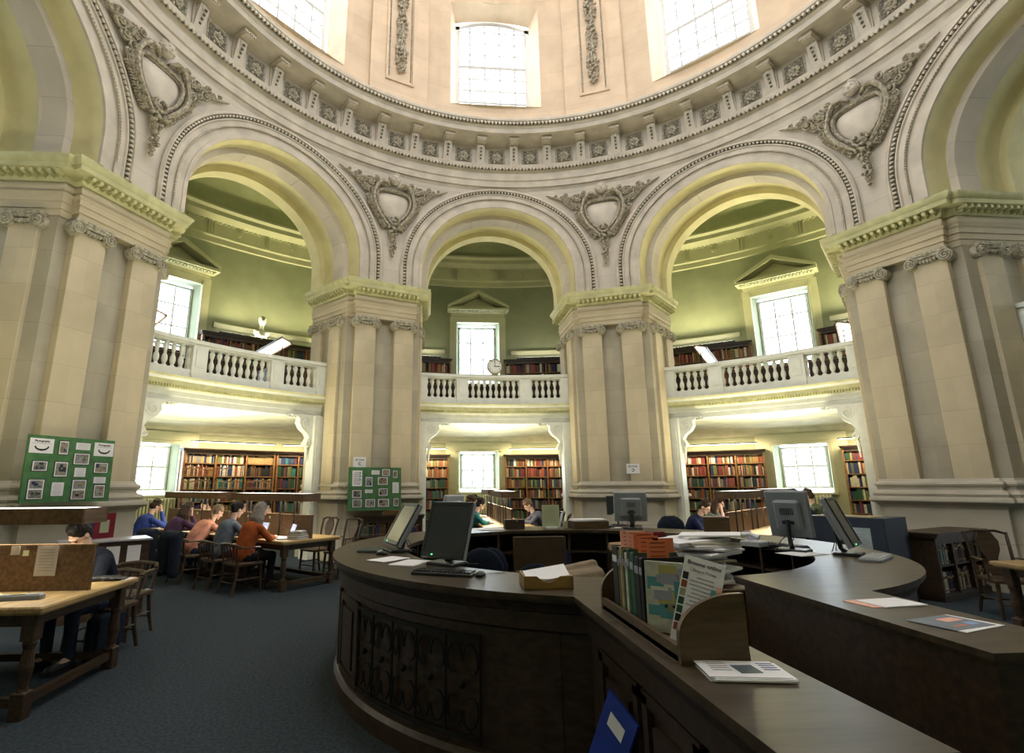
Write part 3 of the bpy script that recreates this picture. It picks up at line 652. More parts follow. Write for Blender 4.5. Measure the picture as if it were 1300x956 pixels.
rl_ = MB(); ringbox(rl_, RG-.13, RG+.13, 4.43, 4.47, -14.3, 14.3, 30); ringbox(rl_, RG-.17, RG+.17, 4.47, 4.53, -14.3, 14.3, 30); ringbox(rl_, RG-.14, RG+.14, 4.53, 4.555, -14.3, 14.3, 30); rlm = rl_.mesh('top_rail', WHITE)
pt_ = MB(); ringbox(pt_, RG-.11, RG+.11, 3.735, 3.915, -14.3, 14.3, 30); ringbox(pt_, RG-.135, RG+.135, 3.735, 3.80, -14.3, 14.3, 30); ptm = pt_.mesh('bottom_plinth', WHITE)
def ped(a0, a1):
    p = MB(); ringbox(p, RG-.145, RG+.145, 3.735, 4.44, a0, a1, 3); w = (a1-a0); ringbox(p, RG-.160, RG-.14, 3.98, 4.36, a0+w*.2, a1-w*.2, 3); ringbox(p, RG-.165, RG+.1, 3.735, 3.83, a0, a1, 3); return p
cons = MB()
pf = [(0, 0), (0, -.52), (.05, -.60), (.10, -.56), (.09, -.48), (.055, -.42), (.10, -.34), (.21, -.26), (.27, -.16), (.26, -.08), (.33, -.03), (.42, -.03), (.44, 0)]
n = len(pf); cons.add([(x, -.08, z) for x, z in pf]+[(x, .08, z) for x, z in pf], [tuple(range(n)), tuple(range(2*n-1, n-1, -1))]+[(i, (i+1) % n, n+(i+1) % n, n+i) for i in range(n)])
for k, (x, z, r) in enumerate(((.13, -.15, .10), (.075, -.53, .05))):
    for yy in (-.085, .085): cons.tube([(x+p[0], yy, z+p[2]) for p in spiral(r, 1.8, 22)], .013, 5)
for i in range(16): cons.sphere((.30+.012*i, -.03+.004*(i % 5)*3, -.03-.012*(i % 3)), (.035, .03, .02), 6, 4)
for i in range(9): cons.sphere((.05, -.0, -.62-.03*i), (.035*(1-i*.08), .05*(1-i*.09), .025), 7, 5)
consm = cons.mesh('console_bracket', WHITE, True)
jm = MB(); jm.box((0, 0, 1.62), (.26, .30, 3.24)); jm.box((0, -.16, 1.75), (.17, .03, 2.6)); jm.box((0, -.01, .14), (.30, .36, .28)); jmm = jm.mesh('jamb_pilaster', WHITE)
for b in BAYS[:5]:
    pn = place_name(b)
    g = thing('gallery_beam', 'white gallery edge beam with dentil cornice across the '+pn, 'gallery front', (0, 0, 0), -rad(b), kind='structure'); g.name = 'trim_%d' % (20+BAYS.index(b))
    put('fascia', beam, g); put('dentils', dnm, g); put('cornice_face', lcm, g)
    for sx in (-1, 1):
        put('jamb_pilaster', jmm, g, T(sx*1.93, 8.20, 0)); put('console_bracket', consm, g, T(sx*1.81, 8.28, 3.25) @ (RZ(PI) if sx > 0 else RZ(0)) @ Matrix.Scale(1.25, 4))
    o = thing('gallery_balustrade', 'white stone balustrade with vase shaped balusters across the '+pn, 'balustrade', (0, 0, 0), -rad(b), 'gallery balustrades')
    put('top_rail', rlm, o); put('bottom_plinth', ptm, o)
    for a0, a1 in ((-2.08, -1.83), (-1.03, -.72), (.72, 1.03), (1.83, 2.08)): ped(la(a0), la(a1)).build('pedestal', WHITE, o)
    if abs(b) < 60 or True:
        for x0, n in ((-1.83, 5), (-.72, 9), (1.03, 5)):
            for i in range(n+1):
                x = x0+.16*i
                put('baluster', blm, o, RZ(-rad(la(x))) @ T(0, RG, 3.912))
# clock on the balustrade
ck = thing('wall_clock', 'round clock with white dial on the central balustrade rail', 'clock', (0.03, 8.30, 4.79), 0)
c = MB(); Mx = Matrix.Rotation(PI/2, 4, 'X'); c.lathe([(.001, -.06), (.20, -.06), (.215, -.03), (.215, .03), (.20, .05), (.185, .05), (.18, .03)], 40, Mx); c.box((0, 0, -.22), (.16, .10, .05)); c.build('case', mat('clock_case', (.32, .27, .17), .4, .4), ck, True)
c = MB(); c.lathe([(.001, .034), (.182, .034), (.182, .037), (.001, .037)], 40, Mx); c.build('dial', mat('clock_dial', (.80, .82, .78), .5, .3, var=.01), ck)
c = MB(); c.box((0, -.046, .07), (.014, .006, .17)); c.box((.06, -.046, 0), (.15, .006, .018)); c.build('hands', INK, ck)
for h in range(12):
    a = rad(30*h); text(['XII', 'I', 'II', 'III', 'IIII', 'V', 'VI', 'VII', 'VIII', 'IX', 'X', 'XI'][h], .042, ck, T(.145*math.sin(a), -.040, .145*math.cos(a)) @ Matrix.Rotation(a, 4, 'Y') @ Mx, INK, 'numeral')
# bust on the gallery bookcase
bu = thing('bust', 'pale marble bust on the gallery bookcase left of the central bay', 'bust', tuple(pol(12.60, -33.7, 6.14)), rad(33.7)); bu.scale = (1.3, 1.3, 1.3)
m = MB(); m.capsule((0, 0, .13), (0, 0, .28), .06, .05, 10); m.sphere((0, -.01, .38), (.078, .095, .115), 14, 10); m.sphere((0, -.105, .37), (.014, .022, .025), 6, 5); m.capsule((-.12, 0, .10), (.12, 0, .10), .06, .06, 10); m.sphere((0, 0, .06), (.15, .09, .12), 12, 8); m.sphere((0, .01, .43), (.085, .10, .085), 12, 8)
m.lathe([(.08, -.12), (.08, -.09), (.045, -.05), (.06, .0)], 14); remesh(m, 'head_and_shoulders', MARBLE, bu, .008, 1)
# radiators under ground windows
for b in (0, 45, -45):
    o = thing('radiator', 'pale column radiator beneath the ground floor window of the '+place_name(b), 'radiator', (0, 0, 0), -rad(b)); r = MB()
    for i in range(16): r.bbox((-.6+i*.08, 12.66, 1.0), (.055, .16, .62), .02)
    r.build('columns', OLIVT, o); r = MB(); r.box((0, 12.66, .72), (1.28, .05, .04)); r.box((0, 12.66, 1.26), (1.28, .05, .04)); r.box((-.5, 12.66, .35), (.04, .1, .7)); r.box((.5, 12.66, .35), (.04, .1, .7)); r.build('pipes', OLIVT, o)

# ================================================================ BOOKS AND BOOKCASES
ORD = ['first', 'second', 'third', 'fourth', 'fifth', 'sixth', 'seventh', 'eighth', 'ninth', 'tenth', 'eleventh', 'twelfth', 'thirteenth', 'fourteenth', 'fifteenth', 'sixteenth', 'seventeenth', 'eighteenth', 'nineteenth', 'twentieth']
def ordn(i): return ORD[i] if i < 20 else ('twenty '+ORD[i-20] if i < 29 else 'far right')
stuff = MB(); CK = list(BOOKC); NB = [0]
bookmesh = {}
def book_me(c, w, h, d):
    k = (c, round(w, 3), round(h, 2), round(d, 2))
    if k not in bookmesh:
        b = MB(); b.mi = 0; b.box((0, -d/2+.004, h/2), (w, .010, h)); b.box((-w/2+.002, 0, h/2), (.004, d, h)); b.box((w/2-.002, 0, h/2), (.004, d, h)); b.sphere((0, -d/2+.004, h/2), (w/2, .010, h/2*.99), 6, 4)
        b.mi = 1; b.box((0, .002, h/2), (w-.006, d-.014, h-.008)); b.mi = 2
        b.box((0, -d/2-.008, h*.74), (w*.8, .004, h*.10)); b.box((0, -d/2-.008, h*.12), (w*.5, .004, h*.05))
        lab = 'tan' if c in ('black', 'navy', 'dark green', 'crimson', 'brown', 'purple', 'teal') else 'brown'
        bookmesh[k] = b.mesh('book', [BOOKM[c], PAPER, BOOKM[lab]])
    return bookmesh[k]
def row(M, x0, x1, z, hmax, pal, indiv=False, where='', depth=.17, group=None, yo=0, rs=None, full=1.0, wr=(.018, .055)):
    r = rs or rnd; x = x0+.01; i = 0; run = 0; c = None
    while True:
        if run <= 0: c = r.choice(pal); run = r.choice([1, 1, 1, 1, 2, 2, 3]); w = r.choice([.02, .022, .027, .03, .035, .04]); w = min(max(w, wr[0]), wr[1]); h = hmax*r.choice([.72, .78, .84, .9, .95])
        run -= 1
        if x+w > x1-.01 or x > x0+(x1-x0)*full: break
        dz = 0
        if indiv and NB[0] < 300:
            o = bpy.data.objects.new('book', book_me(c, w, h, depth)); COL.objects.link(o); o.matrix_world = M @ T(x+w/2, yo, z); NB[0] += 1
            lab = '%s book, %s from left, %s' % (c, ordn(i), where); tag(o, lab, 'book', group)
        else:
            stuff.mi = CK.index(c); stuff.box((x+w/2, yo, z+h/2), (w-.002, depth, h), M)
        x += w; i += 1
def bookcase(name_lab, M, w, h, cols, shelves, z0=0, depth=.34, wood=None, cornice=True, plinth=.12, group=None, cat='bookcase', name='bookcase', base=0):
    """shelves: list of shelf board heights; front faces -y"""
    o = bpy.data.objects.new(name, None); COL.objects.link(o); o.matrix_world = M; tag(o, name_lab, cat, group); wd = wood or CASEW
    b = MB(); b.box((0, depth/2-.01, z0+h/2), (w, .02, h)); b.build('back_panel', OAK, o)
    for sx in (-1, 1): b = MB(); b.box((sx*(w/2-.02), 0, z0+h/2), (.04, depth, h)); b.box((sx*(w/2-.02), -depth/2-.005, z0+h/2), (.05, .02, h)); b.build('side_panel', wd, o)
    for s_ in shelves: b = MB(); b.box((0, 0, s_-.0125), (w-.08, depth-.02, .025)); b.build('shelf', wd, o)
    for k in range(1, cols): x = -w/2+w*k/cols; b = MB(); b.box((x, 0, z0+h/2), (.035, depth-.01, h-.02)); b.box((x, -depth/2, z0+h/2), (.05, .015, h-.04)); b.build('divider', wd, o)
    b = MB(); b.box((0, -.02, z0+h+.02), (w+.06, depth+.06, .05)); b.box((0, -.03, z0+h+.055), (w+.10, depth+.10, .025)); b.box((0, -depth/2-.004, z0+h-.05), (w, .02, .09)); b.build('cornice' if cornice else 'top_board', OAK if cornice else wd, o)
    b = MB(); b.box((0, -.01, z0+plinth/2), (w, depth, plinth)); b.build('plinth', wd, o)
    if base:
        for k in range(cols): x = -w/2+w*(k+.5)/cols; b = MB(); b.box((x, -depth/2-.01, z0+base/2+.06), (w/cols-.08, .02, base-.14)); b.sphere((x+w/cols*.35, -depth/2-.03, z0+base/2), .012, 6, 5); b.build('cupboard_door', OAK, o)
    return o
ALLC = ['crimson', 'red', 'navy', 'navy', 'dark green', 'dark green', 'olive', 'black', 'brown', 'brown', 'tan', 'cream', 'teal', 'grey', 'purple']
DARK = ['navy', 'black', 'dark green', 'dark green', 'brown', 'navy', 'grey', 'olive', 'crimson', 'teal']
BRIGHT = ['red', 'red', 'crimson', 'cream', 'white', 'orange', 'tan', 'navy', 'brown', 'black', 'olive']
def wallcase(az, w, h, cols, shelves, lab, z0=0, R=12.74, rows=None, indiv=(), where='', gal=False, base=0):
    M = RZ(-rad(az)) @ T(0, R*math.cos(w/2/R)-.02, 0)
    o = bookcase(lab, M, w, h, cols, shelves, z0, base=base, group='wall bookcases')
    cw = w/cols
    for si, s_ in enumerate(shelves):
        top = (shelves[si+1] if si+1 < len(shelves) else z0+h-.03)-s_
        for k in range(cols):
            pal = rows(si, k) if rows else ALLC
            row(M, -w/2+k*cw+.03, -w/2+(k+1)*cw-.03, s_, top-.03, pal, (si in indiv), '%s column, %s shelf of %s' % (ordn(k), ordn(len(shelves)-1-si), where), .20, 'books in '+where, yo=-.05)
    return o
LS = [.18, .52, .86, 1.20, 1.54, 1.89, 2.25]
def Lpal(si, k):
    t = len(LS)-1-si
    return {(0, 0): ['tan', 'tan', 'cream', 'navy', 'grey', 'tan'], (0, 1): ['cream', 'olive', 'crimson', 'white', 'brown', 'purple'], (0, 2): ['tan'], (1, 0): ['red', 'crimson', 'cream', 'brown', 'orange'], (1, 1): ['cream', 'red', 'red', 'white', 'navy'], (1, 2): ['black', 'brown', 'black'], (2, 0): ['crimson', 'black', 'olive', 'cream', 'navy'], (2, 1): ['navy', 'orange', 'red', 'teal', 'cream'], (2, 2): ['navy', 'tan', 'brown', 'crimson']}.get((t, k), ALLC)
# small near groups first so that the 300 single books are the ones that show largest
bookRM = T(6.13, 2.24, 0) @ RZ(math.atan2(.70, 1.52)); 
lowR = bookcase('low dark two-shelf bookcase standing by the pier at the right', bookRM, 1.66, .86, 3, [.10, .48], 0, .42, OAK, False, .08, name='low_bookcase')
rs = random.Random(4)
for si, s_ in enumerate([.10, .48]):
    for k in range(3):
        x0 = -.83+k*.553+.03; row(bookRM, x0, x0+.50, s_, .33, [['navy', 'cream', 'black', 'teal'], ['cream', 'brown', 'black', 'crimson'], ['grey', 'navy', 'black', 'cream']][k] if si else [['black', 'cream', 'navy'], ['cream', 'black', 'brown'], ['crimson', 'brown', 'crimson', 'cream']][k], True, '%s part of the %s shelf, low bookcase at right' % (ordn(k), ['bottom', 'top'][si]), .22, 'books in the low bookcase at the right', yo=-.06, rs=rs, full=.92)
bM = T(-2.58, 6.58, 0) @ RZ(0)
lowL = bookcase('low dark bookcase in front of the pier left of the central bay', bM, 1.45, .92, 2, [.12, .54], 0, .40, OAK, False, .08, name='low_bookcase')
for si, s_ in enumerate([.12, .54]):
    for k in range(2):
        x0 = -.725+k*.725+.03; row(bM, x0, x0+.66, s_, .36, [['teal', 'black', 'navy', 'brown'], ['navy', 'navy', 'crimson', 'crimson']][k], True, '%s part of %s shelf, low bookcase left of centre' % (ordn(k), ['bottom', 'top'][si]), .20, 'books in the low bookcase left of the centre', yo=-.05, rs=rs)
low2M = T(-3.28, 6.86, 0) @ RZ(PI/2*.0)
wallcase(-36.2, 2.50, 2.58, 3, LS, 'tall oak bookcase full of red and tan books in the bay left of centre', rows=Lpal, indiv=(6, 5, 4), where='left bay tall bookcase')
wallcase(-27.3, 1.30, 2.58, 2, LS, 'narrow tall bookcase behind the white jamb in the bay left of centre', rows=lambda s, k: DARK, where='left bay narrow bookcase')
wallcase(10.6, 2.90, 2.58, 4, LS, 'tall bookcase right of the window in the central bay', rows=lambda s, k: BRIGHT if s > 4 else ALLC, where='central bay tall bookcase')
wallcase(-9.4, 2.0, 2.58, 2, LS, 'tall bookcase left of the window in the central bay', rows=lambda s, k: ['orange', 'red', 'cream', 'olive'] if s > 4 else DARK+['olive'], where='central bay left bookcase')
wallcase(35.6, 2.35, 2.58, 3, LS, 'tall bookcase left of the window in the bay right of centre', rows=lambda s, k: BRIGHT if s > 4 else ALLC, indiv=(6,), where='right bay tall bookcase')
wallcase(54.3, 2.0, 2.58, 2, LS, 'tall bookcase right of the window in the bay right of centre', rows=lambda s, k: ['olive', 'tan', 'dark green', 'cream', 'navy', 'crimson'], where='right bay right bookcase')
GS = [3.95, 4.35, 4.74, 5.13, 5.52]
for az, w, cols, bay in ((-34.2, 3.1, 4, 'left of centre, left of the bust'), (-25.2, .75, 1, 'left of centre, by the partition'), (-9.9, 2.3, 3, 'of the centre, left of the window'), (10.9, 2.9, 4, 'of the centre, right of the window'), (34.6, 2.8, 4, 'right of centre, left of the window'), (55.0, 2.5, 3, 'right of centre, right of the window')):
    wallcase(az, w, 2.32, cols, GS, 'gallery bookcase in the bay '+bay, 3.62, rows=(lambda s, k: ['olive', 'tan', 'navy', 'crimson', 'brown', 'dark green']) if az < -20 else (lambda s, k: BRIGHT), where='gallery')
    bay = bay
    o = thing('uplighter', 'slim strip light on the gallery bookcase, bay '+bay, 'light fitting', tuple(pol(12.62, az, 6.02)), -rad(az)); m = MB(); m.bbox((0, 0, .05), (w*.7, .16, .06), .01); m.box((0, 0, 0), (w*.6, .05, .04)); m.build('housing', BLACKP, o)
    m = MB(); m.box((0, 0, .083), (w*.66, .10, .006)); m.build('tube', LAMPM, o)
    p = pol(12.55, az, 6.14); n = pol(1, az); area('uplighter_light', p, (-n.x*1.1, -n.y*1.1, 1), w*.6, .12, UPLIGHT*w/2.8*(.04 if abs(az) < 20 else 1), (1, .90, .50))
# strip lights over the ground floor bookcases
for az, w, lab in ((-36.2, 2.3, 'widest left bay bookcase'), (-27.6, 1.0, 'narrow left bay bookcase'), (10.2, 2.4, 'central bay bookcase right of the window'), (-8.6, 1.4, 'central bay bookcase left of the window'), (35.6, 2.1, 'right bay bookcase left of the window'), (53.4, 1.6, 'right bay bookcase right of the window')):
    o = thing('strip_light', 'slim strip light above the '+lab, 'light fitting', tuple(pol(12.30, az, 2.80)), -rad(az)); m = MB(); m.bbox((0, 0, .03), (w, .10, .03), .01); m.box((0, .15, .03), (.04, .3, .02)); m.build('housing', BLACKP, o); m = MB(); m.box((0, .0, .012), (w-.05, .05, .01)); m.build('tube', LAMPM, o)
    n = pol(1, az); area('strip_light_glow', pol(12.32, az, 2.80), (n.x*.62, n.y*.62, -1), w, .06, STRIP*w, (1, .80, .50))
# dark reading desks behind the balustrades
for b in (0, 45, -45):
    for x, w in ((-1.45, .9), (0, 1.5), (1.45, .9)):
        o = thing('gallery_desk', 'dark reading desk behind the balustrade, %s of the %s' % ('left' if x < 0 else 'right' if x > 0 else 'middle', place_name(b)), 'desk', (0, 0, 0), 0, 'gallery desks'); o.matrix_world = RZ(-rad(b)) @ T(x, 8.95, 3.62)
        m = MB(); m.box((0, 0, .42), (w, .04, .80)); m.build('modesty_panel', OAK, o); m = MB(); m.bbox((0, .25, .76), (w, .6, .03), .008); m.build('desktop', OAKM, o)
        for sx in (-1, 1): m = MB(); m.box((sx*(w/2-.03), .25, .37), (.05, .5, .74)); m.build('side', OAK, o)
so = stuff.build('books', [BOOKM[c] for c in CK]); tag(so, 'rows of books filling the remaining shelves of the wall bookcases', 'books', kind='stuff')

# ================================================================ TABLES, HOODED LAMPS, CHAIRS
def table_proto(L, W, lab, loc, rz, panel=True):
    o = thing('reading_table', lab, 'table', loc, rz, 'reading tables'); t = MB(); t.bbox((0, L/2, .745), (W, L, .04), .012); t.box((0, L/2, .715), (W-.05, L-.05, .02)); t.build('tabletop', TABW, o)
    a = MB()
    for sx in (-1, 1): a.box((sx*(W/2-.11), L/2, .665), (.03, L-.25, .10))
    for y in (.13, L-.13): a.box((0, y, .665), (W-.25, .03, .10))
    a.build('apron', CHW, o)
    for sx in (-1, 1):
        for y in (.12, L-.12):
            l = MB(); x = sx*(W/2-.11); l.bbox((x, y, .62), (.10, .10, .20), .008); l.lathe([(.03, .12), (.045, .16), (.032, .20), (.048, .34), (.036, .46), (.048, .50), (.035, .53)], 12, T(x, y, 0)); l.bbox((x, y, .09), (.10, .10, .18), .008); l.build('leg', CHW, o)
    for sx in (-1, 1): s_ = MB(); s_.box((sx*(W/2-.11), L/2, .11), (.05, L-.3, .06)); s_.build('stretcher', CHW, o)
    for y in (.12, L-.12): s_ = MB(); s_.box((0, y, .11), (W-.3, .05, .06)); s_.build('stretcher', CHW, o)
    if panel:
        p = MB(); p.box((0, L/2+.02, .945), (.035, L-.10, .36)); p.box((0, L/2+.02, 1.13), (.05, L-.08, .018)); p.build('divider', OAKM, o)
        for y in (L*.22, L*.5, L*.78):
            q = MB(); q.box((.019, y, 1.07), (.004, .045, .045)); q.box((-.019, y, 1.07), (.004, .045, .045)); q.build('number_plate', PAPERG, o)
    return o
def lamp(lab, loc, rz, L, h=1.42, posts=(.18, .36, .66, .84), up=1.0):
    o = thing('table_lamp_hood', lab, 'lamp', loc, rz, 'hooded table lamps'); m = MB(); W = .34
    for sx in (-1, 1): m.box((sx*W/2, L/2, h-.005), (.018, L, .13))
    for y in (.009, L-.009): m.box((0, y, h-.005), (W, .018, .13))
    m.build('hood', OAKM, o)
    d = MB(); d.box((0, L/2, h+.052), (W-.03, L-.03, .012)); d.build('top_diffuser', LAMPW, o)
    t = MB(); t.tube([(0, .08, h-.005), (0, L-.08, h-.005)], .014, 8); t.build('lamp_tube', LAMPM, o)
    for y in [L*q for q in posts]:
        for sx in (-1, 1): p = MB(); p.tube([(sx*.045, y, .76), (sx*.045, y, h+.02)], .012, 8); p.build('post', BLKIRON, o)
    M = T(*loc) @ RZ(rz); c = M @ Vector((0, L/2, h-.03)); ar = area('lamp_light', c, (0, 0, -1), .18, L*.9, LAMP*L, (1, .90, .66)); ar.rotation_euler = (0, 0, rz)
    c = M @ Vector((0, L/2, h+.075)); ar = area('lamp_uplight', c, (0, 0, 1), .22, L*.9, LAMP*L*3.2*up, (1, .93, .62)); ar.rotation_euler = (PI, 0, rz)
    return o
CW = CHW
def chair_proto(low=False):
    o = thing('low_backed_chair' if low else 'library_chair', 'x', 'chair', group='low backed chairs' if low else 'library chairs'); s_ = MB(); s_.bbox((0, 0, .44), (.46, .44, .045), .015); s_.sphere((0, 0, .462), (.20, .19, .012), 14, 6); s_.build('seat', CW, o)
    for sx in (-1, 1):
        l = MB(); l.tube([(sx*.19, .19, .43), (sx*.20, .20, .2), (sx*.21, .21, 0)], [.024, .02, .016], 8); l.build('leg', CW, o)
        l = MB(); l.tube([(sx*.19, -.19, .43), (sx*.20, -.22, .2), (sx*.22, -.27, 0)], [.024, .022, .018], 8); l.build('leg', CW, o)
        b = MB(); b.tube([(sx*.20, -.20, .44), (sx*.205, -.23, .65), (sx*.215, -.27, .86), (sx*.225, -.31, .99)] if not low else [(sx*.20, -.20, .44), (sx*.21, -.235, .60), (sx*.22, -.25, .70)], [.022, .02, .02, .018] if not low else [.02, .018, .018], 8); b.build('back_post', CW, o)
        a = MB(); a.tube([(sx*.215, -.24, .68), (sx*.25, -.05, .685), (sx*.25, .13, .675)], [.016, .022, .026], 8, flat=.6); a.tube([(sx*.245, .10, .67), (sx*.225, .12, .46)], .014, 6); a.build('armrest', CW, o)
    if low:
        t = MB(); t.tube([(-.24, -.18, .70), (-.20, -.26, .73), (0, -.30, .745), (.20, -.26, .73), (.24, -.18, .70)], [.02, .026, .032, .026, .02], 8, flat=.7); t.build('top_rail', CW, o)
        for k in (-.12, -.04, .04, .12): q = MB(); q.tube([(k, -.19, .45), (k*1.1, -.27, .73)], .010, 6); q.build('spindle', CW, o)
        s_ = MB(); s_.tube([(-.2, .2, .17), (.2, .2, .17)], .011, 6); s_.tube([(-.205, -.225, .17), (.205, -.225, .17)], .011, 6); s_.tube([(-.2, .2, .22), (-.205, -.225, .22)], .011, 6); s_.tube([(.2, .2, .22), (.205, -.225, .22)], .011, 6); s_.build('stretcher', CW, o); return o
    t = MB(); t.tube([(-.235, -.305, .97), (-.12, -.325, 1.01), (0, -.33, 1.005), (.12, -.325, 1.01), (.235, -.305, .97)], [.022, .03, .027, .03, .022], 8, flat=.6); t.build('top_rail', CW, o)
    pf = [(.05, .455), (.09, .56), (.055, .66), (.11, .78), (.12, .88), (.07, .99)]; q = MB(); vs = []
    for x, z in pf: y = -.19-.13*((z-.45)/.55)**1.1; vs += [(-x, y-.008, z), (x, y-.008, z), (x, y+.008, z), (-x, y+.008, z)]
    q.add(vs, [f for i in range(len(pf)-1) for f in ((4*i, 4*i+1, 4*i+5, 4*i+4), (4*i+1, 4*i+2, 4*i+6, 4*i+5), (4*i+2, 4*i+3, 4*i+7, 4*i+6), (4*i+3, 4*i, 4*i+4, 4*i+7))]); q.build('splat', CW, o)
    s_ = MB(); s_.tube([(-.2, .2, .17), (.2, .2, .17)], .011, 6); s_.tube([(-.205, -.225, .17), (.205, -.225, .17)], .011, 6); s_.tube([(-.2, .2, .22), (-.205, -.225, .22)], .011, 6); s_.tube([(.2, .2, .22), (.205, -.225, .22)], .011, 6); s_.build('stretcher', CW, o)
    return o
chair0 = chair_proto(); cused = [0]
lowused = []
def lowchair(x, y, rz, lab):
    if not lowused: lowused.append(chair_proto(True)); place(lowused[0], x, y, 0, rz); lowused[0]['label'] = lab; return lowused[0]
    return dup(lowused[0], (x, y, 0), rz, lab)
def chair(x, y, rz, lab):
    if not cused[0]: cused[0] = 1; place(chair0, x, y, 0, rz); chair0['label'] = lab; return chair0
    return dup(chair0, (x, y, 0), rz, lab)
# left bay tables (radial), P0 inner end
AZL = -49; tl = Vector((math.sin(rad(AZL)), math.cos(rad(AZL)))); nl = Vector((-tl.y, tl.x)); PL = Vector((-3.6, 3.62))
def LP(s, off): return PL+tl*s+nl*off
rzL = -rad(AZL)
table_proto(2.55, 1.15, 'nearer oak reading table with laptops in the bay left of centre', (PL.x, PL.y, 0), rzL)
p = LP(2.60, 0); table_proto(2.6, 1.15, 'farther oak reading table in the bay left of centre', (p.x, p.y, 0), rzL)
p = LP(.12, 0); lamp('long wooden lamp hood over the nearer left bay table', (p.x, p.y, 0), rzL, 2.25, 1.43, up=.5)
p = LP(2.85, 0); lamp('long wooden lamp hood over the farther left bay table', (p.x, p.y, 0), rzL, 2.25, 1.44, up=1.6)
# central bay
table_proto(2.35, 1.15, 'nearer reading table in the central bay', (-.02, 5.35, 0), 0); table_proto(2.4, 1.15, 'farther reading table in the central bay', (-.02, 7.75, 0), 0)
lamp('short lamp hood over the nearer central bay table', (-.02, 5.65, 0), 0, 1.9, 1.43, up=.5); lamp('lamp hood over the farther central bay table, nearest the window', (-.02, 8.2, 0), 0, 1.9, 1.45, up=1.5)
# right bay
AZR = 46; tr = Vector((math.sin(rad(AZR)), math.cos(rad(AZR)))); nr = Vector((tr.y, -tr.x)); PR = Vector((3.45, 3.50))
def RP(s, off): return PR+tr*s+nr*off
table_proto(2.4, 1.15, 'nearer reading table in the bay right of centre', (PR.x, PR.y, 0), -rad(AZR)); p = RP(2.45, 0); table_proto(2.4, 1.15, 'farther reading table in the bay right of centre', (p.x, p.y, 0), -rad(AZR))
p = RP(.05, 0); lamp('lamp hood over the nearer right bay table', (p.x, p.y, 0), -rad(AZR), 2.1, 1.44, up=.5); p = RP(2.6, 0); lamp('lamp hood over the farther right bay table', (p.x, p.y, 0), -rad(AZR), 2.1, 1.46, up=1.6)
# far left foreground table
table_proto(2.8, 1.30, 'large reading table at the left edge, nearest the viewer', (-4.50, -.62, 0), PI/2); lamp('thick lamp hood over the table at the left edge', (-4.62, -.60, 0), PI/2, 2.5, 1.38, (.6, .75, .9))
# far right table
table_proto(2.4, 1.30, 'reading table cut off by the right edge', (4.62, -.42, 0), -PI/2, False)
chair(5.52, .86, rad(156), 'curved back library chair tucked behind the table at the right edge')

